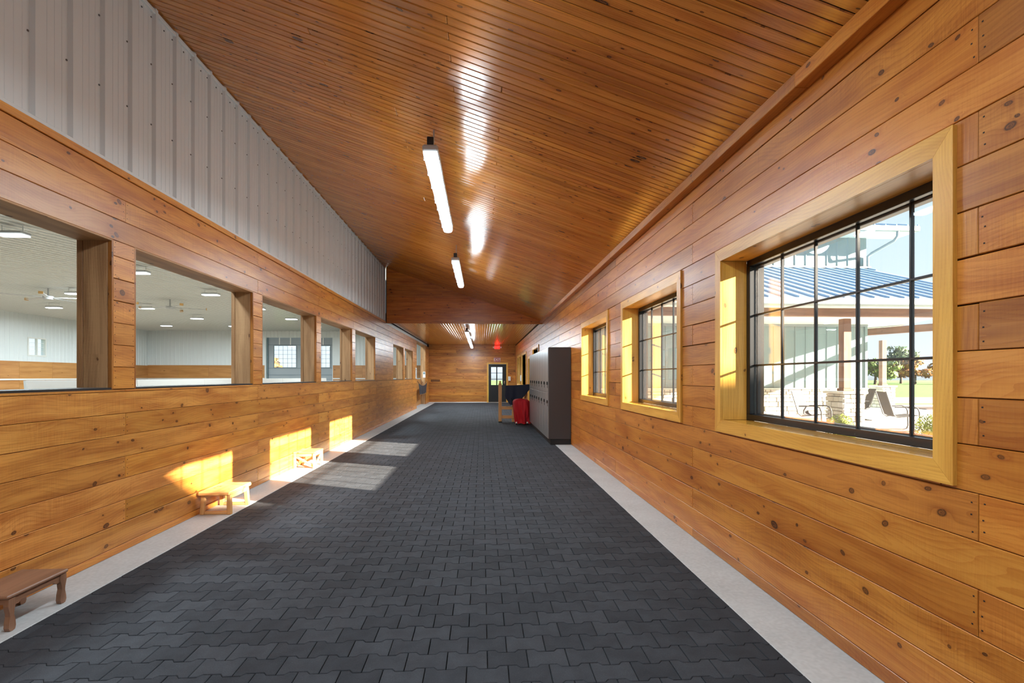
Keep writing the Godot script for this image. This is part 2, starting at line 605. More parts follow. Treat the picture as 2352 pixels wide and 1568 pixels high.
func clad(parent: Node, to: Callable, s0: float, s1: float, y_first: float, pitch: float, y_top: float, y_low: float, joints: Callable, openings: Array, dark := 0.22, stain := Color.WHITE) -> void:
	var nails := sh()
	var course := -1
	var y := y_first - pitch
	while y < y_top - 0.004:
		var ya := maxf(y, y_low)
		var yb := minf(y + pitch, y_top)
		if yb - ya > 0.01:
			var marks: Array = [s0]
			for j in joints.call(course):
				if j > s0 + 0.1 and j < s1 - 0.1:
					marks.append(j)
			marks.append(s1)
			for i in marks.size() - 1:
				var pieces := [[marks[i], marks[i + 1], ya, yb]]
				for o in openings:
					pieces = cut(pieces, o)
				var which := rng.randi() % 4
				var tint := wood_tint(dark, 0.07)
				if rng.randf() < 0.12:
					tint = Color(tint.r * 0.80, tint.g * 0.80, tint.b * 0.82)
				tint *= stain
				var proud := rng.randf() * 0.002
				var wide := 0.003 if rng.randf() < 0.15 else 0.0
				for p in pieces:
					if p[1] - p[0] < 0.01:
						continue
					var b: Array = to.call(p[0] + 0.0010, p[1] - 0.0010, p[2] + 0.0016, p[3] - 0.0016 - wide, -proud, 0.02)
					part("plank", parent, M["plank_%d" % which], b[0], b[1], 0.0024, tint)
					if p[3] - p[2] < 0.1:
						continue
					for e in [p[0] + 0.022, p[1] - 0.022]:
						if p[0] > 12.0 or p[1] - p[0] < 0.2:
							continue
						for k in 3:
							var ny: float = lerpf(p[2], p[3], 0.2 + 0.3 * k) + rng.randf_range(-0.008, 0.008)
							var ns: float = e + rng.randf_range(-0.006, 0.006)
							var nb: Array = to.call(ns - 0.0035, ns + 0.0035, ny - 0.0028, ny + 0.0028, -proud - 0.0006, 0.001)
							nails.box(nb[0], nb[1])
		y += pitch
		course += 1
	if nails.v.size():
		var o := obj("nail_heads", nails, M.nail, parent)
		o.set_meta("kind", "stuff")
		o.set_meta("label", "dark nail heads at the plank ends")


func rooms() -> void:
	# right wall with its windows
	var rw := []
	for k in 3:
		rw.append([2.031 + 2.83 * k, 3.989 + 2.83 * k, 1.051, 2.304])
	var far_right := [[17.15, 19.05, 1.05, 2.36], [19.75, 20.75, 0.0, 2.1], [22.0, 24.2, 1.05, 2.36], [24.9, 25.9, 1.05, 2.36], [26.3, 27.3, 1.05, 2.36]]
	var to := side_box(RX, -1.0)
	var s := sh()
	backing(s, to, -8.0, 29.3, -0.1, 3.15, rw + far_right, 0.02, 0.26)
	var wall: Node = struct(obj("wall_right", s, M.gap), "right wall of stained horizontal pine planks")
	clad(wall, to, 0.6, 29.07, 0.0765, 0.1777, 3.09, 0.0, func(c: int) -> Array: return [1.871, 7.23, 12.59, 17.95, 23.3] if c % 2 == 0 else [4.55, 9.91, 15.27, 20.6, 26.0], rw + far_right, 0.2, Color(0.82, 0.73, 0.60))
	part("plank", wall, M.plank_1, Vector3(RX, 0, -0.6), Vector3(RX + 0.02, 3.09, 8.0), 0.0, Color(0.85, 0.83, 0.8), 2)
	# left wall
	var lw := []
	for q in [[2.03, 4.324], [4.58, 6.877], [7.143, 9.439], [9.689, 11.991], [12.276, 14.55], [17.442, 19.745], [20.077, 22.332]]:
		lw.append([q[0], q[1], 1.303, 2.473])
	var door_way := [23.66, 27.49, -0.01, 2.977]
	to = side_box(LX, 1.0)
	s = sh()
	backing(s, to, -8.0, 29.3, -0.1, 3.0, lw + [door_way], 0.02, 0.25)
	wall = struct(obj("wall_left", s, M.gap), "left wall of honey pine planks with a row of open windows to the arena")
	var lj := func(c: int) -> Array: return [4.467, 9.57, 14.7, 19.85, 25.0] if c % 2 == 1 else [7.01, 12.13, 17.2, 22.4]
	clad(wall, to, 2.0, 29.07, 0.059, 0.1745, 1.303, 0.0, lj, lw + [door_way], 0.16)
	clad(wall, to, 2.0, 29.07, 1.303, 0.1745, 2.473, 1.303, func(_c: int) -> Array: return [], lw + [door_way], 0.16)
	clad(wall, to, 2.0, 29.07, 2.473, 0.1745, 2.9965, 2.473, lj, [door_way], 0.2, Color(0.91, 0.85, 0.75))
	part("plank", wall, M.plank_1, Vector3(LX - 0.02, 0, -2.0), Vector3(LX, 3.0, 8.0), 0.0, Color(0.9, 0.88, 0.85), 2)
	part("cap_board", wall, M.plank_0, Vector3(LX - 0.25, 3.0, -16.09), Vector3(LX + 0.012, 3.055, 8.0), 0.004, Color(0.95, 0.9, 0.85), 2)
	for o in lw + [door_way]:
		# linings: board ends, post and outer board at the far side, head board, dark sill strip
		var a: float = o[0]
		var b: float = o[1]
		var y0: float = maxf(o[2], 0.0)
		var y1: float = o[3]
		for side in [[a, 1.0], [b, -1.0]]:
			var z: float = -side[0]
			var d: float = side[1] * 0.012
			for strip in [[LX - 0.034, LX - 0.001, "board_end", M.plank_3, Color(0.62, 0.55, 0.5)], [LX - 0.218, LX - 0.036, "post", M.post_wood, Color(1, 1, 1)], [LX - 0.267, LX - 0.222, "outer_board", M.post_wood, Color(0.82, 0.76, 0.7)]]:
				var z0 := minf(z, z - d)
				var z1 := maxf(z, z - d)
				part(strip[2], wall, strip[3], Vector3(strip[0], y0, z0 - 0.01), Vector3(strip[1], y1, z1 + 0.0), 0.003, strip[4], 1)
		part("head_board", wall, M.post_wood, Vector3(LX - 0.26, y1 - 0.012, -b), Vector3(LX - 0.002, y1 + 0.01, -a), 0.003, Color(0.9, 0.86, 0.82), 2)
		if y0 > 0.5:
			part("sill_strip", wall, M.black, Vector3(LX - 0.26, y0 - 0.02, -b), Vector3(LX - 0.004, y0 + 0.012, -a), 0.003)
	part("outer_cladding", wall, M.plywood, Vector3(LX - 0.267, -0.1, -29.3), Vector3(LX - 0.25, 1.28, 8.0), 0.0, Color.WHITE, 2)
	# metal panels above the left wall
	var upper := setting("wall_left_upper", "white ribbed metal panels above the left wall")
	var top := CEIL0 + (1.76 - LX) * SLOPE
	var z := -16.06
	var prof := PackedVector2Array()
	var P := 0.954
	for r in 3:
		var u := r * 0.318
		for q in [[0.0, 0.0], [0.010, 0.0], [0.024, 0.028], [0.056, 0.028], [0.070, 0.0], [0.115, 0.0], [0.118, 0.003], [0.122, 0.003], [0.125, 0.0], [0.178, 0.0], [0.181, 0.003], [0.185, 0.003], [0.188, 0.0], [0.241, 0.0], [0.244, 0.003], [0.248, 0.003], [0.251, 0.0]]:
			prof.append(Vector2(u + q[0], q[1]))
	prof.append(Vector2(P, 0.0))
	var screws := sh()
	while z < -0.5:
		s = sh()
		for i in prof.size() - 1:
			var p := prof[i]
			var q := prof[i + 1]
			var e := (q - p).normalized()
			s.quad(Vector3(LX - 0.03 + p.y, 3.05, z + p.x), Vector3(LX - 0.03 + q.y, 3.05, z + q.x), Vector3(LX - 0.03 + q.y, top + 0.02, z + q.x), Vector3(LX - 0.03 + p.y, top + 0.02, z + p.x), Vector3(e.x, 0, -e.y), Vector3(0, 0, 1), Vector3(0, 1, 0))
		obj("metal_panel", s, M.white_metal, upper)
		for r in 3:
			for y in [3.085, 3.62, 4.15, top - 0.09]:
				for dz in ([0.082, 0.21] if y < 3.1 or y > 4.3 else [0.082]):
					var w := Vector3(LX - 0.03, y, z + r * 0.318 + dz)
					screws.box(w - Vector3(0.002, 0.006, 0.006), w + Vector3(0.007, 0.006, 0.006), 0.002)
		z += P
	var so := obj("panel_screws", screws, M.screw, upper)
	so.set_meta("kind", "stuff")
	part("backing_panel", upper, M.white_metal, Vector3(LX - 0.25, 3.05, -16.2), Vector3(LX - 0.034, top + 0.7, 8.0))
	part("bottom_trim", upper, M.white_metal, Vector3(LX - 0.03, 3.055, -16.08), Vector3(LX + 0.004, 3.082, 8.0), 0.003)
	part("top_trim", upper, M.white_metal, Vector3(LX - 0.03, top - 0.045, -16.08), Vector3(LX - 0.004, top - 0.012, 8.0), 0.003)
	part("end_trim", upper, M.white_metal, Vector3(LX - 0.03, 3.055, -16.088), Vector3(LX + 0.002, top, -16.05), 0.003)
	# sloped ceiling: local u runs down the slope from the metal wall, v towards the camera, w up
	var ang := atan(SLOPE)
	var len := (RX - LX + 0.06) / cos(ang)
	var at := Transform3D(Basis(Vector3(0, 0, 1), -ang), Vector3(LX - 0.04, CEIL0 + (1.76 - LX + 0.04) * SLOPE, 0))
	s = sh()
	s.xf = at
	s.box(Vector3(0, 0.012, -16.3), Vector3(len + 0.75, 0.2, 8.2))
	var ceil: Node = struct(obj("ceiling", s, M.gap), "sloped varnished tongue and groove pine ceiling")
	z = -16.1
	var k := 0
	while z < -0.9:
		var seams: Array = [0.0]
		if k % 5 in [0, 2, 3]:
			seams.append([1.62, 2.83, 3.24, 2.2][rng.randi() % 4])
		seams.append(len)
		for i in seams.size() - 1:
			s = sh()
			s.xf = at
			s.col = wood_tint(0.16, 0.08)
			s.box(Vector3(seams[i] + 0.0006, 0.0, z + 0.0034), Vector3(seams[i + 1] - 0.0006, 0.012, z + 0.0816), 0.0050, 0)
			obj("ceiling_board", s, M["ceiling_%d" % (rng.randi() % 2)], ceil)
		z += 0.085
		k += 1
	s = sh()
	s.xf = at
	s.box(Vector3(0, 0.0, z), Vector3(len, 0.012, 8.0), 0.0, 0)
	obj("ceiling_board", s, M.ceiling_0, ceil)
	# boxed trim where ceiling meets the right wall
	var tr := setting("trim_1", "boxed pine trim between sloped ceiling and right wall")
	for q in [[-16.09, -11.9], [-11.898, -7.25], [-7.248, -2.9], [-2.898, 1.6], [1.602, 8.0]]:
		part("trim_board", tr, M["plank_%d" % (rng.randi() % 4)], Vector3(1.76, 3.03, q[0]), Vector3(RX, 3.115, q[1]), 0.003, wood_tint(0.1) * Color(0.82, 0.73, 0.60), 2)
	# gable wall above the flat ceiling
	s = sh()
	var edge := func(y: float) -> float: return minf(RX, 1.76 - (y - CEIL0) / SLOPE)
	s.prism(PackedVector2Array([Vector2(LX, 3.02), Vector2(RX, 3.02), Vector2(RX, 3.085), Vector2(LX, CEIL0 + (1.76 - LX) * SLOPE)]), BZ - 0.2, BZ - 0.02)
	var gable: Node = struct(obj("wall_gable", s, M.gap), "reddish pine plank gable above the far flat ceiling")
	var y := 3.0
	k = 0
	while y < 4.62:
		var h := 0.095 if k == 0 else 0.178
		var joint: float = [-1.2, 0.25, -0.4, 0.6, -2.0][k % 5]
		var y1 := minf(y + h, 4.65)
		var xa: float = edge.call(y + 0.001)
		var xb: float = edge.call(y1 - 0.001)
		for seg in ([[LX + 0.03, joint - 0.001], [joint + 0.001, 9.0]] if joint < xb - 0.3 else [[LX + 0.03, 9.0]]):
			s = sh()
			s.col = wood_tint(0.15, 0.1) * Color(0.90, 0.71, 0.57)
			var hi_a := minf(seg[1], xa)
			var hi_b := minf(seg[1], xb)
			if hi_b < seg[0] + 0.05:
				hi_b = seg[0] + 0.05
			s.prism(PackedVector2Array([Vector2(seg[0], y + 0.001), Vector2(hi_a, y + 0.001), Vector2(hi_b, y1 - 0.001), Vector2(seg[0], y1 - 0.001)]), BZ - 0.02, BZ)
			obj("plank", s, M["plank_%d" % (rng.randi() % 4)], gable)
		y = y1
		k += 1
	# flat ceiling of the far part
	s = sh()
	s.box(Vector3(LX - 0.3, FLAT_Y + 0.012, FZ - 0.3), Vector3(RX + 0.3, FLAT_Y + 0.2, BZ - 0.2))
	ceil = struct(obj("ceiling_far", s, M.gap), "flat glossy tongue and groove ceiling of the far section")
	var x := LX
	while x < RX - 0.01:
		s = sh()
		s.col = wood_tint(0.15, 0.06)
		s.box(Vector3(x + 0.0015, FLAT_Y, FZ), Vector3(minf(x + 0.0835, RX), FLAT_Y + 0.012, BZ - 0.02), 0.008, 2)
		obj("ceiling_board", s, M["far_ceiling_%d" % (rng.randi() % 2)], ceil)
		x += 0.085
	# far wall with the black door
	s = sh()
	to = front_box(FZ)
	backing(s, to, LX - 0.3, RX + 0.3, -0.1, 3.3, [[0.36, 1.33, -0.2, 2.09]], 0.02, 0.2)
	wall = struct(obj("wall_far", s, M.gap), "far end wall of pine planks around a black door")
	clad(wall, to, LX, RX, 0.03, 0.1777, FLAT_Y, 0.03, func(c: int) -> Array: return [-1.4] if c % 3 == 0 else ([0.1] if c % 3 == 1 else []), [[0.28, 1.41, -0.2, 2.17]], 0.2, Color(0.88, 0.8, 0.72))
	part("foot_strip", wall, M.white_paint, Vector3(LX, 0.0, FZ), Vector3(0.28, 0.028, FZ + 0.012))
	for q in [[0.27, 0.36, 0.0, 2.18], [1.33, 1.42, 0.0, 2.18], [0.36, 1.33, 2.09, 2.18]]:
		part("door_casing", wall, M.casing, Vector3(q[0], q[2], FZ - 0.02), Vector3(q[1], q[3], FZ + 0.015), 0.003)
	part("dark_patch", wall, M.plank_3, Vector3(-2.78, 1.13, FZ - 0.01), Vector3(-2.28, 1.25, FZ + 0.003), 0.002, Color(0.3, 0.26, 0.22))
	door()
	# behind the camera and above: plain closing wall
	s = sh()
	s.box(Vector3(LX - 0.3, -0.1, 8.0), Vector3(RX + 0.3, 5.2, 8.2))
	struct(obj("wall_back", s, M.plank_1), "pine wall closing the corridor behind the viewer")
	for k3 in 3:
		window(k3 + 1, 2.05 + 2.83 * k3)
	side_glazing(far_right)
	floor_()


func door() -> void:
	var d := setting("door_1", "black exit door with a six pane window")
	var z := FZ - 0.06
	var open := [[0.50, 1.12, 0.95, 1.93]]
	var s := sh()
	backing(s, front_box(z), 0.365, 1.325, 0.02, 2.085, open, 0.0, 0.045)
	obj("door_leaf", s, M.black_door, d)
	for q in [[0.66, 0.70, 0.95, 1.93], [0.78, 0.84, 0.95, 1.93], [0.93, 0.95, 0.95, 1.93], [0.50, 1.12, 1.26, 1.285], [0.50, 1.12, 1.59, 1.615]]:
		if q[0] == 0.66 or q[0] == 0.93:
			continue
		part("muntin", d, M.black_door, Vector3(q[0], q[2], z - 0.04), Vector3(q[1], q[3], z + 0.002))
	part("pane", d, M.glass, Vector3(0.50, 0.95, z - 0.03), Vector3(1.12, 1.93, z - 0.025))
	var k := obj("knob", ball(Vector3(1.23, 1.05, z + 0.05), 0.035), M.chrome, d)
	k.set_meta("label", "brass door knob")
	part("lock_plate", d, M.chrome, Vector3(1.205, 1.0, z), Vector3(1.255, 1.18, z + 0.012), 0.004)
	part("threshold", d, M.chrome, Vector3(0.36, 0.0, FZ - 0.1), Vector3(1.33, 0.018, FZ + 0.03), 0.004)


func ball(at: Vector3, r: float, seg := 10) -> Shape:
	var s := sh()
	s.xf = Transform3D(Basis(), at)
	var pr := PackedVector2Array()
	for i in seg + 1:
		var a := PI * i / seg - PI / 2
		pr.append(Vector2(cos(a) * r, sin(a) * r))
	s.lathe(pr, seg + 2)
	return s


func window(n: int, near: float) -> void:
	var far := near + 1.92
	var y0 := 1.07
	var y1 := 2.285
	var w := setting("window_%d" % n, "%s window on the right wall, yellow pine casing and black grid" % ["nearest, largest looking", "middle", "farthest, narrowest looking"][n - 1])
	# mitred casing on the wall face
	var C := 0.092
	var f := Transform3D(Basis(Vector3(0, 0, -1), Vector3(0, 1, 0), Vector3(1, 0, 0)), Vector3(RX - 0.019, 0, 0))
	for q in [
		[PackedVector2Array([Vector2(near - C, y1 + C), Vector2(far + C, y1 + C), Vector2(far, y1), Vector2(near, y1)]), false],
		[PackedVector2Array([Vector2(near - C, y0 - C), Vector2(far + C, y0 - C), Vector2(far, y0), Vector2(near, y0)]), false],
		[PackedVector2Array([Vector2(near - C, y0 - C), Vector2(near, y0), Vector2(near, y1), Vector2(near - C, y1 + C)]), true],
		[PackedVector2Array([Vector2(far + C, y0 - C), Vector2(far, y0), Vector2(far, y1), Vector2(far + C, y1 + C)]), true]]:
		var s := sh()
		s.xf = f
		s.col = wood_tint(0.08, 0.04)
		var mid := Vector2()
		for p in q[0]:
			mid += p / 4.0
		var poly := PackedVector2Array()
		for p in q[0]:
			poly.append(p + (mid - p).normalized() * 0.0006)
		s.prism(poly, 0.0, 0.019, q[1])
		obj("casing", s, M.casing, w)
	# reveal boards, 0.19 m deep
	part("reveal_board", w, M.casing, Vector3(RX + 0.0005, y0, -far - 0.018), Vector3(RX + 0.19, y1, -far), 0.002, Color.WHITE, 1)
	part("reveal_board", w, M.casing, Vector3(RX + 0.0005, y0, -near), Vector3(RX + 0.19, y1, -near + 0.018), 0.002, Color.WHITE, 1)
	part("reveal_board", w, M.casing, Vector3(RX + 0.0005, y1, -far), Vector3(RX + 0.19, y1 + 0.018, -near), 0.002, Color(0.95, 0.9, 0.84), 2)
	part("sill_board", w, M.sill, Vector3(RX + 0.0005, y0 - 0.018, -far), Vector3(RX + 0.19, y0, -near), 0.002, Color(0.95, 0.9, 0.84), 2)
	# black frame in three steps
	for st in [[0.19, 0.225, 0.045], [0.225, 0.25, 0.036], [0.25, 0.30, 0.052]]:
		var xa: float = RX + st[0]
		var xb: float = RX + st[1]
		var t: float = st[2]
		part("frame_rail", w, M.black_frame, Vector3(xa, y0, -far), Vector3(xb, y0 + t, -near), 0.003)
		part("frame_rail", w, M.black_frame, Vector3(xa, y1 - t, -far), Vector3(xb, y1, -near), 0.003)
		part("frame_stile", w, M.black_frame, Vector3(xa, y0 + t, -far), Vector3(xb, y1 - t, -far + t), 0.003)
		part("frame_stile", w, M.black_frame, Vector3(xa, y0 + t, -near - t), Vector3(xb, y1 - t, -near), 0.003)
	var t := 0.036
	var gx := RX + 0.236
	part("pane", w, M.glass, Vector3(gx - 0.003, y0 + t, -far + t), Vector3(gx + 0.003, y1 - t, -near - t))
	for i in range(1, 5):
		var zz := lerpf(-far + t, -near - t, i / 5.0)
		part("muntin", w, M.black_frame, Vector3(gx - 0.010, y0 + t, zz - 0.0065), Vector3(gx + 0.010, y1 - t, zz + 0.0065), 0.002)
	for i in range(1, 3):
		var yy := lerpf(y0 + t, y1 - t, i / 3.0)
		part("muntin", w, M.black_frame, Vector3(gx - 0.0102, yy - 0.0065, -far + t), Vector3(gx + 0.0102, yy + 0.0065, -near - t), 0.002)


func side_glazing(openings: Array) -> void:
	var n := 4
	for o in openings:
		var door_like: bool = o[2] < 0.5
		var w := setting("door_2" if door_like else "window_%d" % n, "pine framed %s in the far right wall, %s" % ["glazed door" if door_like else "window", ["just past the lockers", "between windows", "wide one past the glazed door", "narrow one before the last", "last before the end wall"][openings.find(o)]])
		if not door_like:
			n += 1
		for q in [[o[0] - 0.09, o[0], o[2] - 0.09, o[3] + 0.09], [o[1], o[1] + 0.09, o[2] - 0.09, o[3] + 0.09], [o[0], o[1], o[3], o[3] + 0.09], [o[0], o[1], o[2] - 0.09, o[2]]]:
			if door_like and q[3] <= 0.0:
				continue
			part("casing", w, M.casing, Vector3(RX - 0.03, maxf(q[2], 0.0), -q[1]), Vector3(RX + 0.19, q[3], -q[0]), 0.003)
		part("pane", w, M.glass, Vector3(RX + 0.2, o[2], -o[1]), Vector3(RX + 0.206, o[3], -o[0]))
		for st in [[o[0], o[0] + 0.05], [o[1] - 0.05, o[1]], [(o[0] + o[1]) / 2 - 0.02, (o[0] + o[1]) / 2 + 0.02]]:
			part("frame_stile", w, M.black_frame, Vector3(RX + 0.19, o[2], -st[1]), Vector3(RX + 0.22, o[3], -st[0]))


func floor_() -> void:
	var s := sh()
	s.box(Vector3(LX - 0.3, -0.25, FZ - 0.3), Vector3(RX + 0.3, -0.036, 8.2))
	var fl: Node = struct(obj("floor", s, M.black), "dark grey dog bone rubber pavers between pale concrete margins")
	part("concrete_margin", fl, M.concrete, Vector3(LX - 0.3, -0.06, FZ - 0.02), Vector3(-2.535, 0.0, 8.0), 0.003)
	part("concrete_margin", fl, M.concrete, Vector3(1.51, -0.06, FZ - 0.02), Vector3(RX + 0.05, 0.0, 8.0), 0.003)
	part("concrete_margin", fl, M.concrete, Vector3(-2.535, -0.06, FZ - 0.02), Vector3(1.51, 0.0, FZ + 0.16), 0.003)
	# paver: wide ends, narrow waist
	var half := PackedVector2Array([Vector2(-0.0980, 0.0814), Vector2(-0.0585, 0.0814), Vector2(-0.0400, 0.0594), Vector2(0.0400, 0.0594), Vector2(0.0585, 0.0814), Vector2(0.0980, 0.0814)])
	var outl := PackedVector2Array()
	for p in half:
		outl.append(p)
	for i in 6:
		outl.append(Vector2(half[5 - i].x, -half[5 - i].y))
	var inner := Geometry2D.offset_polygon(outl, -0.0026)[0]
	s = Shape.new()
	var idx := Geometry2D.triangulate_polygon(inner)
	for i in range(0, idx.size(), 3):
		var p := []
		for q in 3:
			p.append(Vector3(inner[idx[i + q]].x, 0, inner[idx[i + q]].y))
		s.tri3(p[0], p[1], p[2], Vector3.UP, Vector3.UP, Vector3.UP, Vector2.ZERO, Vector2.ZERO, Vector2.ZERO)
	for ring in [[inner, 0.0, outl, -0.0028], [outl, -0.0028, outl, -0.03]]:
		for i in 12:
			var a: Vector2 = nearest(ring[0], outl[i])
			var b: Vector2 = nearest(ring[0], outl[(i + 1) % 12])
			var c: Vector2 = outl[i]
			var d: Vector2 = outl[(i + 1) % 12]
			var e := (d - c).normalized()
			var nn := Vector3(e.y, 0.0, -e.x) * (1.0 if not Geometry2D.is_polygon_clockwise(outl) else -1.0)
			if ring[1] == 0.0:
				nn = (nn + Vector3.UP).normalized()
			s.quad(Vector3(a.x, ring[1], a.y), Vector3(b.x, ring[1], b.y), Vector3(d.x, ring[3], d.y), Vector3(c.x, ring[3], c.y), nn, Vector3.RIGHT, Vector3.BACK)
	var me := s.mesh()
	var spots := []
	var r := RandomNumberGenerator.new()
	r.seed = 5
	var row := 0
	var z := -1.485
	while z > FZ + 0.08:
		var x0 := 0.027 + (0.1 if row % 2 == 1 else 0.0)
		for i in range(-14, 10):
			var x := x0 + 0.1 + 0.2 * i
			if x < -2.62 or x > 1.60:
				continue
			var u := 1176.0 + 1220.0 * (x * 0.99840 + z * 0.05647) / (x * 0.05647 - z * 0.99840)
			spots.append([z, x, u, r.randf()])
		z -= 0.145
		row += 1
	var mm := MultiMesh.new()
	mm.transform_format = MultiMesh.TRANSFORM_3D
	mm.use_colors = true
	mm.mesh = me
	var rest := []
	var single := 0
	for q in spots:
		var tilt := Basis.from_euler(Vector3((q[3] - 0.5) * 0.006, 0, (fposmod(q[3] * 7.0, 1.0) - 0.5) * 0.006))
		var t := Transform3D(tilt, Vector3(q[1], -0.004 + 0.0016 * (fposmod(q[3] * 3.0, 1.0) - 0.5), q[0]))
		if q[0] < -2.30 and single < 296 and q[2] > -40 and q[2] < 2400:
			var o := inst("paver", me, M["rubber_%d" % (int(q[3] * 40.0) % 4)], fl)
			o.transform = t
			single += 1
		else:
			rest.append([t, q[3]])
	mm.instance_count = rest.size()
	for i in rest.size():
		mm.set_instance_transform(i, rest[i][0])
		var k: float = 0.80 + 0.38 * rest[i][1]
		mm.set_instance_color(i, Color(k, k, k))
	var field := MultiMeshInstance3D.new()
	field.name = "paver_field"
	field.multimesh = mm
	field.material_override = M.rubber_1
	fl.add_child(field, true)
	field.set_meta("kind", "stuff")


func nearest(ring: PackedVector2Array, p: Vector2) -> Vector2:
	var best := ring[0]
	for q in ring:
		if q.distance_squared_to(p) < best.distance_squared_to(p):
			best = q
	return best


# ---- the riding arena beyond the left wall -----------------------------------------------------------

func ribbed(parent: Node, called: String, m: Material, width: float, pitch: float, a: float, b: float, place: Transform3D, rib := 0.022) -> void:
	# a sheet of metal in the local x-y plane, ribs along y, facing +z
	var s := sh()
	s.xf = place
	var x := 0.0
	while x < width - 0.01:
		for q in [[0.0, 0.0, 0.02, 0.0], [0.02, 0.0, 0.04, rib], [0.04, rib, 0.065, rib], [0.065, rib, 0.085, 0.0], [0.085, 0.0, pitch, 0.0]]:
			var x0: float = minf(x + q[0], width)
			var x1: float = minf(x + q[2], width)
			if x1 <= x0:
				continue
			var e := Vector2(x1 - x0, q[3] - q[1]).normalized()
			s.quad(Vector3(x0, a, q[1]), Vector3(x1, a, q[3]), Vector3(x1, b, q[3]), Vector3(x0, b, q[1]), Vector3(-e.y, 0, e.x), Vector3.RIGHT, Vector3.UP)
		x += pitch
	obj(called, s, m, parent)


func arena() -> void:
	var s := sh()
	s.box(Vector3(AX - 0.3, -0.3, AZ - 0.3), Vector3(LX - 0.26, -0.05, 8.2))
	struct(obj("floor_arena", s, M.sand), "sand floor of the riding arena")
	# back wall, with the big grey door
	s = sh()
	backing(s, front_box(AZ), AX - 0.3, -2.9, -0.2, 5.6, [[-18.0, -12.55, -0.3, 4.68]], 0.005, 0.25)
	var back: Node = struct(obj("wall_arena_back", s, M.arena_metal), "white ribbed metal end wall of the arena")
	var x := AX
	while x < -3.0:
		var w := minf(0.92, -2.9 - x)
		if x + w <= -18.0 or x >= -12.55:
			ribbed(back, "metal_panel", M.arena_metal, w, 0.307, 2.3, AY, Transform3D(Basis(), Vector3(x, 0, AZ)))
		else:
			ribbed(back, "metal_panel", M.arena_metal, w, 0.307, 4.68, AY, Transform3D(Basis(), Vector3(x, 0, AZ)))
		x += 0.92
	for span in [[AX, -18.1], [-12.5, -3.0]]:
		x = span[0]
		while x < span[1] - 0.02:
			part("kick_panel", back, M.plywood, Vector3(x + 0.004, 0.0, AZ), Vector3(minf(x + 2.436, span[1]), 2.36, AZ + 0.03), 0.003, wood_tint(0.12), 0)
			x += 2.44
		part("kick_rail", back, M.white_paint, Vector3(span[0], 1.2, AZ + 0.03), Vector3(span[1], 1.29, AZ + 0.07), 0.004)
	var d := setting("door_3", "grey sectional arena door with two large gridded windows")
	var grey: Material = M.siding
	s = sh()
	var holes := [[-17.45, -15.65, 2.2, 4.0], [-14.55, -12.85, 2.2, 4.0]]
	backing(s, front_box(AZ - 0.35), -18.05, -12.5, -0.2, 4.75, holes, 0.0, 0.05)
	obj("door_leaf", s, mat("door_grey", Color(0.62, 0.65, 0.67), 0.45), d)
	for y in [1.55, 2.12, 4.08]:
		part("section_seam", d, M.gutter, Vector3(-18.05, y - 0.03, AZ - 0.35), Vector3(-12.5, y + 0.03, AZ - 0.33))
	for q in [-17.0, -16.1, -15.2, -14.3, -13.4]:
		part("strut", d, M.white_paint, Vector3(q - 0.045, 4.1, AZ - 0.35), Vector3(q + 0.045, 4.7, AZ - 0.3), 0.005)
	for side in [-18.0, -12.62]:
		part("track", d, grey, Vector3(side, -0.1, AZ - 0.32), Vector3(side + 0.08, 4.7, AZ - 0.2))
	for h in holes:
		for q in [[h[0] - 0.06, h[0], h[2] - 0.06, h[3] + 0.06], [h[1], h[1] + 0.06, h[2] - 0.06, h[3] + 0.06], [h[0], h[1], h[3], h[3] + 0.06], [h[0], h[1], h[2] - 0.06, h[2]]]:
			part("window_frame", d, M.gutter, Vector3(q[0], q[2], AZ - 0.37), Vector3(q[1], q[3], AZ - 0.31), 0.004)
		part("pane", d, M.glass, Vector3(h[0], h[2], AZ - 0.39), Vector3(h[1], h[3], AZ - 0.385))
		for i in range(1, 5):
			var t := i / 5.0
			part("muntin", d, M.gutter, Vector3(lerpf(h[0], h[1], t) - 0.01, h[2], AZ - 0.38), Vector3(lerpf(h[0], h[1], t) + 0.01, h[3], AZ - 0.36))
			part("muntin", d, M.gutter, Vector3(h[0], lerpf(h[2], h[3], t) - 0.01, AZ - 0.38), Vector3(h[1], lerpf(h[2], h[3], t) + 0.01, AZ - 0.36))
	# side wall with a small window
	s = sh()
	var to := side_box(AX, 1.0)
	var open := [[33.85, 35.1, 2.72, 3.76]]
	backing(s, to, -8.2, 45.6, -0.2, 5.6, open, 0.005, 0.25)
	var side: Node = struct(obj("wall_arena_side", s, M.arena_metal), "white ribbed metal long wall of the arena")
	var z := AZ
	while z < -12.0:
		var frame := Transform3D(Basis(Vector3(0, 0, -1), Vector3(0, 1, 0), Vector3(1, 0, 0)), Vector3(AX, 0, z + 0.92))
		if z + 0.92 < -35.15 or z > -33.8:
			ribbed(side, "metal_panel", M.arena_metal, 0.92, 0.307, 2.3, AY, frame)
		else:
			ribbed(side, "metal_panel", M.arena_metal, 0.92, 0.307, 2.3, 2.68, frame)
			ribbed(side, "metal_panel", M.arena_metal, 0.92, 0.307, 3.8, AY, frame)
		z += 0.92
	z = AZ
	while z < -12.0:
		part("kick_panel", side, M.plywood, Vector3(AX, 0.0, z + 0.004), Vector3(AX + 0.03, 2.33, z + 2.436), 0.003, wood_tint(0.12), 2)
		z += 2.44
	part("kick_rail", side, M.white_paint, Vector3(AX + 0.03, 1.2, AZ), Vector3(AX + 0.07, 1.29, -8.0), 0.004)
	var w := setting("window_9", "small white window high on the arena long wall")
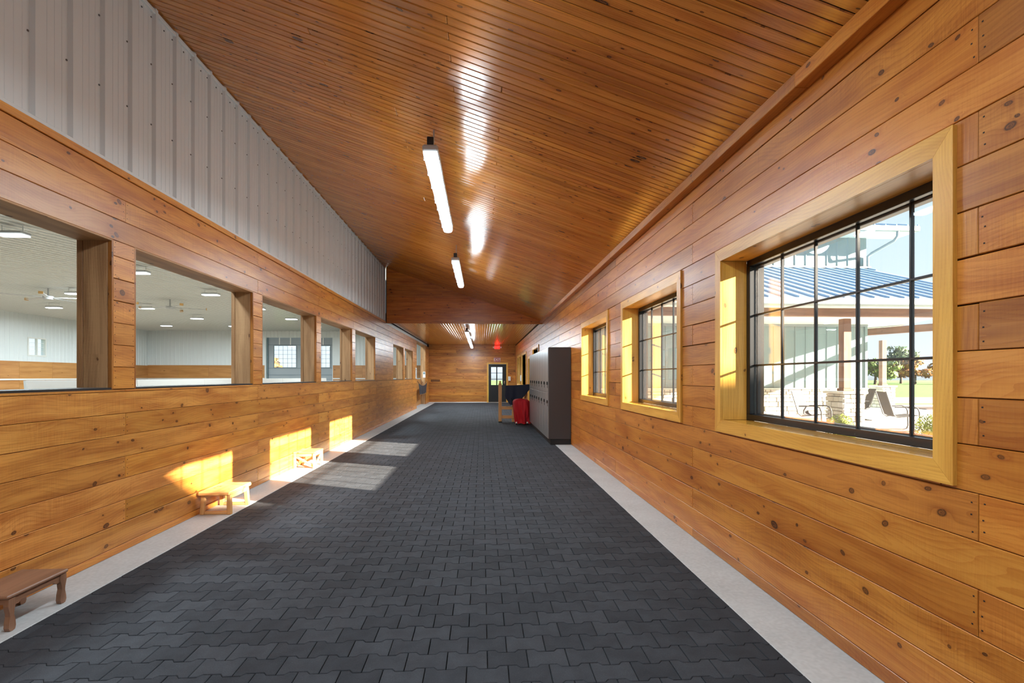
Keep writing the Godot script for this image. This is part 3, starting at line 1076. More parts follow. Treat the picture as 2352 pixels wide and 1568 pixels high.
	for q in [[33.79, 33.87, 2.66, 3.82], [35.08, 35.16, 2.66, 3.82], [33.87, 35.08, 3.74, 3.82], [33.87, 35.08, 2.66, 2.74], [34.44, 34.51, 2.74, 3.74]]:
		part("window_frame", w, M.white_paint, Vector3(AX - 0.1, q[2], -q[1]), Vector3(AX + 0.04, q[3], -q[0]), 0.004)
	part("pane", w, M.glass, Vector3(AX - 0.08, 2.74, -35.08), Vector3(AX - 0.075, 3.74, -33.87))
	for i in range(1, 4):
		part("muntin", w, M.white_paint, Vector3(AX - 0.075, 2.74 + 0.25 * i - 0.01, -35.08), Vector3(AX - 0.06, 2.74 + 0.25 * i + 0.01, -33.87))
	# remaining walls, ceiling
	s = sh()
	s.box(Vector3(AX - 0.3, -0.2, 8.0), Vector3(LX - 0.25, 5.6, 8.2))
	struct(obj("wall_arena_front", s, M.arena_metal), "metal wall closing the arena behind the viewer")
	s = sh()
	s.box(Vector3(LX - 0.25, 3.0, -29.3), Vector3(LX - 0.1, 5.6, -16.1))
	s.box(Vector3(LX - 0.25, -0.2, -45.6), Vector3(LX - 0.02, 5.6, -29.3))
	struct(obj("wall_arena_near", s, M.arena_metal), "metal wall of the arena on the corridor side")
	s = sh()
	s.box(Vector3(AX - 0.3, AY + 0.03, AZ - 0.3), Vector3(LX - 0.03, AY + 0.25, 8.2))
	var ceil: Node = struct(obj("ceiling_arena", s, M.arena_metal), "white ribbed metal ceiling of the arena")
	# its sheets run about 20 degrees off the corridor's direction
	var room := PackedVector2Array([Vector2(AX, AZ), Vector2(LX - 0.27, AZ), Vector2(LX - 0.27, 6.0), Vector2(AX, 6.0)])
	var along := Vector2(0.336, -0.942)
	var across := Vector2(0.942, 0.336)
	var k := -50
	while k < 30:
		s = sh()
		for r in 3:
			for q in [[0.0, 0.0, 0.03, 0.03], [0.03, 0.03, 0.075, 0.03], [0.075, 0.03, 0.105, 0.0], [0.105, 0.0, 0.307, 0.0]]:
				var x0: float = k * 0.921 + r * 0.307 + q[0]
				var x1: float = k * 0.921 + r * 0.307 + q[2]
				var quad_ := PackedVector2Array([across * x0 - along * 60.0, across * x1 - along * 60.0, across * x1 + along * 80.0, across * x0 + along * 80.0])
				for piece in Geometry2D.intersect_polygons(quad_, room):
					var idx := Geometry2D.triangulate_polygon(piece)
					var e := Vector2(x1 - x0, q[3] - q[1]).normalized()
					var nn := Vector3(-across.x * e.y, -e.x, -across.y * e.y)
					for i in range(0, idx.size(), 3):
						var p := []
						for j in 3:
							var f: Vector2 = piece[idx[i + j]]
							p.append(Vector3(f.x, AY + 0.028 - lerpf(q[1], q[3], clampf((f.dot(across) - x0) / (x1 - x0), 0.0, 1.0)), f.y))
						s.tri3(p[0], p[1], p[2], nn, nn, nn, Vector2.ZERO, Vector2.ZERO, Vector2.ZERO)
		if s.v.size():
			obj("metal_panel", s, M.arena_ceiling_metal, ceil)
		k += 1
	# low white barrier near the corridor
	var b := thing("arena_barrier", "long low white panel barrier inside the arena below the open windows", "barrier", Vector3(-6.0, -0.05, -14.4))
	for i in 6:
		s = sh()
		s.xf = Transform3D(Basis(Vector3(0, 0, 1), 0.10), Vector3(0, 0, 6.9 - 2.3 * i))
		s.box(Vector3(-0.02, 0.0, -2.29), Vector3(0.02, 1.405, 0.0), 0.004)
		obj("panel", s, M.white_paint, b)
	# lamps on a grid, two fans
	var names := {}
	var cols := ["nearer the open windows", "along its middle", "beside its far long wall"]
	var rows := ["first", "second", "third", "fourth", "fifth", "sixth"]
	for i in 3:
		for j in 6:
			bay_lamp(Vector3([-11.75, -17.4, -22.0][i], AY, -14.0 - 4.88 * j), "%s ceiling lamp of the arena row %s" % [rows[j], cols[i]])
	for j in 4:
		bay_lamp(Vector3(-4.9, AY, -4.5 - 7.0 * j), "%s arena lamp of the row right above the low white barrier" % rows[j])
	fan(Vector3(-15.3, AY, -27.0), 0.5, "ceiling fan with tan blade tips beside the middle arena lamps")
	fan(Vector3(-18.6, AY, -23.9), 0.2, "ceiling fan with tan blade tips nearer the arena long wall")


func bay_lamp(at: Vector3, label: String) -> void:
	var t := thing("arena_lamp", label, "lamp", at, 0.0, "lamps on the arena ceiling")
	var s := sh()
	s.box(Vector3(-0.34, -0.24, -0.16), Vector3(0.34, -0.17, 0.16), 0.02)
	obj("housing", s, M.housing, t)
	s = sh()
	s.box(Vector3(-0.33, -0.275, -0.15), Vector3(0.33, -0.242, 0.15), 0.014)
	obj("lamp_lens", s, M.bay_glow, t)
	for x in [-0.25, 0.25]:
		s = sh()
		s.tube(PackedVector3Array([Vector3(x, -0.18, 0), Vector3(x, 0.0, 0)]), PackedFloat32Array([0.006]), 5)
		obj("hanger", s, M.housing, t)
	var l := AreaLight3D.new()
	l.name = "lamp_light"
	l.area_size = Vector2(0.64, 0.28)
	l.area_normalize_energy = true
	l.rotation_degrees = Vector3(-90, 0, 0)
	l.position = Vector3(0, -0.282, 0)
	l.light_energy = BAY
	l.light_color = Color(0.90, 0.97, 1.0)
	l.area_range = 60.0
	l.shadow_enabled = true
	t.add_child(l)


func fan(at: Vector3, turn: float, label: String) -> void:
	var t := thing("ceiling_fan", label, "fan", at, turn, "fans on the arena ceiling")
	var s := sh()
	s.tube(PackedVector3Array([Vector3(0, 0, 0), Vector3(0, -0.32, 0)]), PackedFloat32Array([0.03]), 8)
	obj("rod", s, M.housing, t)
	s = sh()
	s.lathe(PackedVector2Array([Vector2(0.0, -0.50), Vector2(0.16, -0.48), Vector2(0.2, -0.42), Vector2(0.18, -0.34), Vector2(0.0, -0.32)]), 14)
	obj("motor", s, M.housing, t)
	for k in 5:
		var b := Basis(Vector3(0, 1, 0), TAU * k / 5)
		s = sh()
		s.xf = Transform3D(b * Basis(Vector3(1, 0, 0), 0.2), Vector3(0, -0.40, 0))
		s.box(Vector3(0.18, -0.008, -0.07), Vector3(1.55, 0.008, 0.07), 0.005)
		var bl := obj("blade", s, M.housing, t)
		s = sh()
		s.xf = Transform3D(b, Vector3(0, -0.40, 0))
		s.box(Vector3(1.53, -0.04, -0.08), Vector3(1.57, 0.07, 0.08), 0.015)
		obj("blade_tip", s, M.fan_tip, bl)


# ---- things in the corridor ---------------------------------------------------------------------------

func tube_lamp(at: Vector3, length: float, hang: float, label: String, power: float) -> void:
	# long weatherproof lamp along z; at is the middle of the lens underside
	var t := thing("tube_lamp", label, "lamp", at, 0.0, "long white ceiling lamps of the corridor")
	var h := length / 2
	var s := sh()
	s.box(Vector3(-0.072, 0.062, -h), Vector3(0.072, 0.125, h), 0.015)
	obj("housing", s, M.housing, t)
	for e in [[-h + 0.004, -0.012], [0.012, h - 0.004]]:
		s = sh()
		var a: float = e[0]
		var b: float = e[1]
		var pr := [Vector2(-0.066, 0.06), Vector2(-0.062, 0.028), Vector2(-0.046, 0.008), Vector2(0, 0), Vector2(0.046, 0.008), Vector2(0.062, 0.028), Vector2(0.066, 0.06)]
		var poly := PackedVector2Array(pr)
		s.prism(poly, a, b)
		obj("lamp_lens", s, M.lens_glow, t)
	part("lens_band", t, M.housing, Vector3(-0.07, -0.002, -0.011), Vector3(0.07, 0.075, 0.011), 0.004)
	for i in 7:
		var z := lerpf(-h + 0.15, h - 0.15, i / 6.0)
		for x in [-0.076, 0.066]:
			part("clip", t, M.housing, Vector3(x, 0.035, z - 0.015), Vector3(x + 0.010, 0.085, z + 0.015), 0.002)
	for z in [-h * 0.7, h * 0.7]:
		s = sh()
		s.tube(PackedVector3Array([Vector3(0, 0.12, z), Vector3(0, 0.125 + hang, z)]), PackedFloat32Array([0.006]), 6)
		obj("hanger", s, M.housing, t)
	part("junction_box", t, M.black_frame, Vector3(-0.03, 0.125, h - 0.09), Vector3(0.03, 0.20, h - 0.01), 0.005)
	var l := AreaLight3D.new()
	l.name = "lamp_light"
	l.area_size = Vector2(0.13, length - 0.05)
	l.area_normalize_energy = true
	l.rotation_degrees = Vector3(-90, 0, 0)
	l.position = Vector3(0, -0.012, 0)
	l.light_energy = power
	l.light_color = Color(0.90, 0.965, 1.0)
	l.shadow_enabled = true
	t.add_child(l)
	for i in 3:
		# the light its bowed lens throws sideways and up
		var o := OmniLight3D.new()
		o.name = "lamp_side_light_%d" % (i + 1)
		o.position = Vector3(0, -0.17, (i - 1) * length * 0.34)
		o.light_energy = power * SIDE
		o.light_color = Color(0.90, 0.965, 1.0)
		o.light_size = 0.15
		o.omni_range = 40.0
		o.omni_attenuation = 2.0
		o.shadow_enabled = true
		t.add_child(o)


func lamps() -> void:
	var x := -0.478
	var ceil := CEIL0 + (1.76 - x) * SLOPE
	for q in [[-6.22, "large lit tube lamp hanging below the sloped ceiling, nearest the viewer"], [-10.85, "smaller looking lit tube lamp under the sloped ceiling before the gable"], [-1.55, "lit tube lamp under the sloped ceiling just above the viewer"], [3.1, "lit tube lamp under the sloped ceiling behind the viewer"]]:
		tube_lamp(Vector3(x, 3.42, q[0]), 2.58, ceil - 3.545 - 0.002, q[1], LAMP)
	for q in [[-19.5, "first lit lamp under the far flat ceiling, just past the gable"], [-22.9, "middle lit lamp under the far flat ceiling"], [-26.5, "last lit lamp under the far flat ceiling, nearest the end wall"]]:
		tube_lamp(Vector3(-0.52, 2.87, q[0]), 2.45, FLAT_Y - 2.995, q[1], LAMP)


func lockers() -> void:
	var W := 0.533
	var ord := ["nearest the viewer, its charcoal side showing", "second from the viewer", "third from the viewer", "fourth from the viewer", "fifth from the viewer", "sixth from the viewer", "seventh from the viewer", "last, beside the red cover"]
	for i in 8:
		var t := thing("locker", "tall grey two door locker against the right wall, %s" % ord[i], "locker", Vector3(1.6, 0, -10.88 - W * (i + 0.5)), 0.0, "row of grey lockers")
		part("body", t, M.locker_side, Vector3(-0.222, 0.115, -W / 2 + 0.001), Vector3(0.235, 2.01, W / 2 - 0.001), 0.004)
		part("base", t, M.black, Vector3(-0.19, 0.0, -W / 2 + 0.002), Vector3(0.235, 0.113, W / 2 - 0.002), 0.003)
		for q in [[0.125, 1.068], [1.076, 2.0]]:
			var d := part("door", t, M.locker_front, Vector3(-0.242, q[0], -W / 2 + 0.004), Vector3(-0.2225, q[1], W / 2 - 0.004), 0.003)
			var hy: float = 0.885 if q[0] < 1.0 else 1.265
			var zz := W / 2 - 0.09
			part("handle", d, M.black, Vector3(-0.262, hy - 0.035, zz - 0.045), Vector3(-0.2425, hy + 0.035, zz + 0.045), 0.008)
			part("key_tag", d, M.black, Vector3(-0.248, hy - 0.10, zz - 0.012), Vector3(-0.2425, hy - 0.04, zz + 0.012), 0.002)


func stools() -> void:
	# carved brown stool
	var t := thing("carved_stool", "low brown wooden stool with curved legs, nearest the viewer", "stool", Vector3(-2.72, 0, -3.26), 0.0)
	var s := sh()
	s.box(Vector3(-0.14, 0.183, -0.215), Vector3(0.14, 0.203, 0.215), 0.006, 2)
	obj("seat", s, M.brown_wood, t)
	for x in [-0.128, 0.106]:
		s = sh()
		s.xf = Transform3D(Basis(Vector3(0, 0, -1), Vector3(0, 1, 0), Vector3(1, 0, 0)), Vector3(x, 0, 0))
		var p := PackedVector2Array([Vector2(-0.2, 0.182), Vector2(-0.2, 0.135), Vector2(-0.13, 0.135), Vector2(-0.115, 0.148), Vector2(0.115, 0.148), Vector2(0.13, 0.135), Vector2(0.2, 0.135), Vector2(0.2, 0.182)])
		s.prism(p, 0.0, 0.022)
		obj("apron", s, M.brown_wood, t)
	for z in [-0.2, 0.178]:
		s = sh()
		s.xf = Transform3D(Basis(), Vector3(0, 0, z))
		s.prism(PackedVector2Array([Vector2(-0.104, 0.182), Vector2(-0.104, 0.15), Vector2(0.104, 0.15), Vector2(0.104, 0.182)]), 0.0, 0.022)
		obj("apron", s, M.brown_wood, t)
	for x in [-0.131, 0.105]:
		for z in [-0.178, 0.178]:
			s = sh()
			s.xf = Transform3D(Basis(Vector3(0, 0, 1), Vector3(0, 1, 0), Vector3(-1, 0, 0)), Vector3(x + 0.029, 0, z))
			var leg := PackedVector2Array()
			var sg := signf(z)
			for q in [[-0.020, 0.182], [0.024, 0.182], [0.026, 0.14], [0.016, 0.10], [0.014, 0.08], [0.022, 0.045], [0.024, 0.02], [0.016, 0.003], [0.0, 0.0], [-0.016, 0.004], [-0.022, 0.024], [-0.018, 0.06], [-0.010, 0.09], [-0.014, 0.12], [-0.022, 0.15]]:
				leg.append(Vector2(q[0] * sg, q[1]))
			s.prism(leg, 0.0, 0.028, true)
			obj("leg", s, M.brown_wood, t)
	# sled-base stool
	t = thing("step_stool", "sunlit pine step stool with floor rails under its legs", "stool", Vector3(-2.70, 0, -5.77), 0.0)
	s = sh()
	s.box(Vector3(-0.155, 0.200, -0.26), Vector3(0.155, 0.238, 0.26), 0.008, 2)
	obj("seat", s, M.new_pine, t)
	for z in [-0.2, 0.2]:
		for x in [-0.13, 0.13]:
			s = sh()
			s.xf = Transform3D(Basis(Vector3(0, 0, 1), 0.05 * signf(x)) * Basis(Vector3(1, 0, 0), -0.06 * signf(z)), Vector3(x, 0.1, z))
			s.box(Vector3(-0.02, -0.1, -0.022), Vector3(0.02, 0.103, 0.022), 0.004, 1)
			obj("leg", s, M.new_pine, t)
		part("floor_rail", t, M.new_pine, Vector3(-0.115, 0.001, z - 0.016), Vector3(0.115, 0.032, z + 0.016), 0.004)
	part("side_apron", t, M.new_pine, Vector3(0.118, 0.155, -0.18), Vector3(0.138, 0.199, 0.18), 0.003, Color.WHITE, 2)
	part("side_apron", t, M.new_pine, Vector3(-0.138, 0.155, -0.18), Vector3(-0.118, 0.199, 0.18), 0.003, Color.WHITE, 2)
	# braced stool
	t = thing("braced_stool", "small sunlit pine stool with diagonal braces", "stool", Vector3(-2.71, 0, -8.48), 0.0)
	part("seat", t, M.new_pine, Vector3(-0.165, 0.228, -0.21), Vector3(0.165, 0.252, 0.21), 0.005, Color.WHITE, 2)
	for x in [-0.145, 0.145]:
		for z in [-0.185, 0.185]:
			part("leg", t, M.new_pine, Vector3(x - 0.018, 0, z - 0.022), Vector3(x + 0.018, 0.2275, z + 0.022), 0.003, Color.WHITE, 1)
		part("side_rail", t, M.new_pine, Vector3(x - 0.012, 0.185, -0.163), Vector3(x + 0.012, 0.2275, 0.163), 0.003, Color.WHITE, 2)
		s = sh()
		s.xf = Transform3D(Basis(Vector3(1, 0, 0), 0.42), Vector3(x, 0.105, 0))
		s.box(Vector3(-0.01, -0.018, -0.178), Vector3(0.01, 0.018, 0.178), 0.003, 2)
		obj("brace", s, M.new_pine, t)
	for z in [-0.185, 0.185]:
		part("end_rail", t, M.new_pine, Vector3(-0.127, 0.180, z - 0.012), Vector3(0.127, 0.2275, z + 0.012), 0.003)
		s = sh()
		s.xf = Transform3D(Basis(Vector3(0, 0, 1), -0.52 * signf(z)), Vector3(0, 0.105, z))
		s.box(Vector3(-0.15, -0.018, -0.009), Vector3(0.15, 0.018, 0.009), 0.003, 0)
		obj("brace", s, M.new_pine, t)


func tack() -> void:
	# wooden saddle stand
	var t := thing("saddle_stand", "pine saddle stand of square posts and rails beyond the lockers", "stand", Vector3(0.56, 0, -16.42), 0.0)
	part("post", t, M.new_pine, Vector3(-0.05, 0.02, -0.05), Vector3(0.05, 1.18, 0.05), 0.005)
	part("post_foot", t, M.black, Vector3(-0.052, 0.0, -0.052), Vector3(0.052, 0.02, 0.052), 0.003)
	var s := sh()
	s.xf = Transform3D(Basis(), Vector3(0, 1.18, 0))
	s.lathe(PackedVector2Array([Vector2(0.045, 0.0), Vector2(0.045, 0.02), Vector2(0.022, 0.035), Vector2(0.034, 0.06), Vector2(0.026, 0.085), Vector2(0.0, 0.095)]), 12)
	obj("finial", s, M.new_pine, t)
	for q in [[0.42, -0.10], [0.80, -0.02]]:
		part("post", t, M.new_pine, Vector3(q[0] - 0.05, 0.0, q[1] - 0.05), Vector3(q[0] + 0.05, 1.06, q[1] + 0.05), 0.005)
	for y in [0.11, 0.39]:
		part("rail", t, M.new_pine, Vector3(0.05, y, -0.04), Vector3(0.82, y + 0.095, 0.0), 0.004)
	part("saddle_bar", t, M.new_pine, Vector3(0.2, 1.06, -0.08), Vector3(0.98, 1.12, 0.08), 0.01)
	# folded navy cooler over the bar
	var b := thing("horse_blanket", "dark navy horse blanket draped over the pine saddle stand", "blanket", Vector3(1.18, 0, -16.42))
	var rows := []
	for i in 11:
		var a := i / 10.0
		var line := []
		for j in 25:
			var u := j / 24.0
			var full := 0.34 + 1.3 * u if u < 0.2 else (0.60 if u < 0.45 else lerpf(0.60, 0.10, (u - 0.45) / 0.55))
			var yy := 1.135 + 0.045 * u * u
			var zz := lerpf(0.084, 0.095, a / 0.1)
			if a > 0.1:
				var k := (a - 0.1) / 0.9
				yy -= full * k
				zz = 0.095 + k * (0.05 + 0.03 * sin(u * 11.0) + 0.014 * sin(u * 27.0 + 1.0))
			line.append(Vector3(lerpf(-0.47, 0.36, u) + 0.02 * sin(a * 4.0), yy, zz))
		rows.append(line)
	s = sh()
	s.grid(rows)
	obj("cloth", s, M.navy_cloth, b)
	for q in [[-0.28, 0.42], [0.02, 0.46]]:
		s = sh()
		s.tube(PackedVector3Array([Vector3(q[0], 0.75, 0.19), Vector3(q[0] + 0.03, 0.62, 0.195), Vector3(q[0] + 0.10, q[1], 0.18)]), PackedFloat32Array([0.014]), 6)
		obj("strap", s, M.strap, b)
	# red covered cart
	var c := thing("covered_cart", "wheeled cart under a bright red fabric cover", "cart", Vector3(1.17, 0, -15.62))
	rows = []
	var n := 72
	for i in 22:
		var v := i / 21.0
		var line := []
		for j in n:
			var a := TAU * j / n
			var fold := 0.034 * sin(a * 5.0 + v * 3.0) + 0.026 * sin(a * 9.0 + 1.0 - v * 2.5) + 0.012 * sin(a * 17.0 + v * 9.0)
			var rx := lerpf(0.205, 0.235, sin(v * PI * 0.8)) + fold * (1.0 - 0.6 * v)
			var rz := lerpf(0.20, 0.22, sin(v * PI * 0.8)) + fold * (1.0 - 0.6 * v)
			var cap := 1.0
			if v > 0.86:
				cap = sqrt(maxf(0.0, 1.0 - pow((v - 0.86) / 0.14, 2.0)))
			var ca := cos(a)
			var sa := sin(a)
			var sq := 1.0 / pow(pow(absf(ca), 3.0) + pow(absf(sa), 3.0), 1.0 / 3.0)
			line.append(Vector3(ca * rx * sq * cap - 0.03 * v + 0.05 * (1 - v), 0.035 + 0.735 * v + 0.012 * sin(a * 7.0) * (1.0 - v), sa * rz * sq * cap))
		rows.append(line)
	s = sh()
	s.grid(rows, true)
	obj("cover", s, M.red_cloth, c)
	for q in [[-0.17, 0.17], [0.15, 0.17], [-0.17, -0.16], [0.15, -0.16]]:
		s = sh()
		s.tube(PackedVector3Array([Vector3(q[0] - 0.014, 0.03, q[1]), Vector3(q[0] + 0.014, 0.03, q[1])]), PackedFloat32Array([0.03]), 12)
		var w := obj("wheel", s, M.black, c)
		part("caster_fork", w, M.white_paint, Vector3(q[0] - 0.02, 0.032, q[1] - 0.018), Vector3(q[0] + 0.02, 0.085, q[1] + 0.018), 0.005)


func letters(text: String, size: float, depth: float, at: Vector3, m: Material, parent: Node, called := "lettering") -> void:
	var f := SystemFont.new()
	f.font_names = PackedStringArray(["Droid Sans"])
	f.font_weight = 700
	var tm := TextMesh.new()
	tm.text = text
	tm.font = f
	tm.font_size = 64
	tm.pixel_size = size / 48.0
	tm.depth = depth
	var o := inst(called, tm, m, parent)
	o.position = at


func fittings() -> void:
	# lit exit sign with two lamp heads, high on the end wall
	var t := thing("exit_sign", "glowing red EXIT sign with two lamp heads under the ceiling", "sign", Vector3(0.83, 2.91, FZ))
	part("case", t, M.white_paint, Vector3(-0.15, 0.0, 0.002), Vector3(0.15, 0.2, 0.045), 0.006)
	part("lit_face", t, M.exit_glow, Vector3(-0.143, 0.008, 0.0452), Vector3(0.143, 0.192, 0.047))
	letters("EXIT", 0.10, 0.004, Vector3(0, 0.1, 0.049), mat("sign_letter", Color(1.0, 0.85, 0.82), 0.5), t)
	for x in [-0.2, 0.2]:
		var s := sh()
		s.tube(PackedVector3Array([Vector3(x * 0.75, 0.10, 0.02), Vector3(x, 0.10, 0.03)]), PackedFloat32Array([0.012]), 6)
		s.tube(PackedVector3Array([Vector3(x, 0.10, 0.0), Vector3(x, 0.095, 0.07)]), PackedFloat32Array([0.03, 0.045]), 10)
		obj("lamp_head", s, M.white_paint, t)
	var l := OmniLight3D.new()
	l.name = "sign_light"
	l.position = Vector3(0, 0.1, 0.12)
	l.light_color = Color(1.0, 0.12, 0.08)
	l.light_energy = 0.025
	l.light_size = 0.05
	l.omni_range = 10.0
	l.omni_attenuation = 2.0
	l.shadow_enabled = true
	t.add_child(l)
	# printed exit sign above the door
	t = thing("exit_plate", "red plate with white EXIT letters above the black door", "sign", Vector3(0.83, 2.21, FZ))
	part("plate", t, M.sign_red, Vector3(-0.18, 0.0, 0.001), Vector3(0.18, 0.25, 0.012), 0.003)
	for q in [[-0.17, -0.162, 0.01, 0.24], [0.162, 0.17, 0.01, 0.24], [-0.162, 0.162, 0.01, 0.018], [-0.162, 0.162, 0.232, 0.24]]:
		part("border", t, M.paper, Vector3(q[0], q[2], 0.012), Vector3(q[1], q[3], 0.0135))
	letters("EXIT", 0.135, 0.003, Vector3(0, 0.125, 0.0135), M.paper, t)
	# small boxes by the door and on the right wall
	t = thing("wall_switch_box", "white switch box on the plank wall beside the black door", "switch", Vector3(1.5, 1.18, FZ))
	part("box", t, M.white_paint, Vector3(-0.07, 0.0, 0.003), Vector3(0.07, 0.24, 0.06), 0.008)
	part("plug", t, M.black, Vector3(-0.02, -0.07, 0.02), Vector3(0.03, -0.002, 0.05), 0.006)
	t = thing("wall_box", "white box on the right wall between the far windows", "box", Vector3(RX, 1.2, -24.55))
	part("case", t, M.white_paint, Vector3(-0.06, 0.0, -0.12), Vector3(-0.003, 0.28, 0.12), 0.008)
	part("cover_plate", t, M.paper, Vector3(-0.066, 0.04, -0.08), Vector3(-0.0605, 0.24, 0.08), 0.002)
	# notices on the left wall by the doorway
	t = thing("ladder_notice", "tall white notice with a column of dark squares left of the doorway", "notice", Vector3(LX, 1.32, -23.42))
	part("board", t, M.paper, Vector3(0.002, 0.0, -0.2), Vector3(0.012, 0.46, 0.2), 0.002)
	for i in 7:
		part("mark", t, M.gutter if i < 6 else M.strap, Vector3(0.0121, 0.03 + 0.06 * i, -0.09), Vector3(0.0135, 0.065 + 0.06 * i, 0.09))
	t = thing("white_notice", "white paper notice on the dark doorway post", "notice", Vector3(-2.96, 1.36, -27.47))
	part("sheet", t, M.paper, Vector3(-0.07, 0.0, -0.010), Vector3(0.06, 0.30, -0.004), 0.001)
	part("print_block", t, M.siding, Vector3(-0.05, 0.17, -0.0039), Vector3(0.04, 0.27, -0.003))
	# doorway guard
	t = thing("doorway_guard", "navy cloth guard with tan edging hung across the arena doorway", "guard", Vector3(LX + 0.07, 0, -25.58))
	var rows := []
	for i in 9:
		var v := i / 8.0
		var line := []
		for j in 21:
			var u := j / 20.0
			var sag := 4.0 * u * (1.0 - u)
			line.append(Vector3(0.05 * sag * sin(v * 2.5) + 0.012 * sin(u * 20.0) * v, lerpf(1.14, 0.60, v) - sag * lerpf(0.16, 0.02, v) - (1.0 - sag) * 0.0, lerpf(1.82, -1.82, u) * lerpf(1.0, 0.72, v)))
		rows.append(line)
	var s2 := sh()
	s2.grid(rows)
	obj("cloth", s2, M.guard_cloth, t)
	for e in [0, 8]:
		s2 = sh()
		s2.tube(PackedVector3Array(rows[e]), PackedFloat32Array([0.014]), 6)
		obj("edging", s2, M.brown_wood, t)
	for sgn in [-1, 1]:
		s2 = sh()
		s2.tube(PackedVector3Array([Vector3(0, 1.14, 1.82 * sgn), Vector3(-0.045, 1.20, 1.90 * sgn)]), PackedFloat32Array([0.008]), 5)
		obj("tie", s2, M.strap, t)


# ---- outside the right wall -----------------------------------------------------------------------------

func stones(parent: Node, w: float, h: float, place: Transform3D, r: RandomNumberGenerator, big := 1.0) -> void:
	# rubble courses in the local x-y plane, faces towards +z
	var y := 0.0
	while y < h - 0.02:
		var rh := minf(r.randf_range(0.08, 0.17) * big, h - y)
		if h - y - rh < 0.05:
			rh = h - y
		var x := 0.0
		while x < w - 0.01:
			var rw := minf(r.randf_range(0.14, 0.42) * big, w - x)
			if w - x - rw < 0.08:
				rw = w - x
			var s := sh()
			s.xf = place
			var k := r.randf_range(0.74, 1.0)
			s.col = Color(k, k * r.randf_range(0.96, 1.0), k * r.randf_range(0.9, 1.0))
			s.box(Vector3(x + 0.007, y + 0.007, -0.06), Vector3(x + rw - 0.007, y + rh - 0.007, r.randf_range(0.012, 0.045)), 0.016)
			obj("stone", s, M.stone, parent)
			x += rw
		y += rh


func column(at: Vector3, top: float, label: String, seed_: int) -> void:
	var t := thing("porch_column", label, "column", at, 0.0, "porch columns")
	var r := RandomNumberGenerator.new()
	r.seed = seed_
	part("core", t, M.asphalt, Vector3(-0.26, 0, -0.34), Vector3(0.26, 0.93, 0.34))
	stones(t, 0.62, 0.93, Transform3D(Basis(), Vector3(-0.31, 0, 0.36)), r)
	stones(t, 0.76, 0.93, Transform3D(Basis(Vector3(0, 1, 0), -PI / 2), Vector3(-0.29, 0, -0.38)), r)
	part("cap", t, M.stone, Vector3(-0.36, 0.93, -0.44), Vector3(0.36, 1.0, 0.44), 0.015)
	part("post_base", t, M.timber, Vector3(-0.14, 1.0, -0.14), Vector3(0.14, 1.08, 0.14), 0.01)
	part("post", t, M.timber, Vector3(-0.11, 1.08, -0.11), Vector3(0.11, top, 0.11), 0.008)


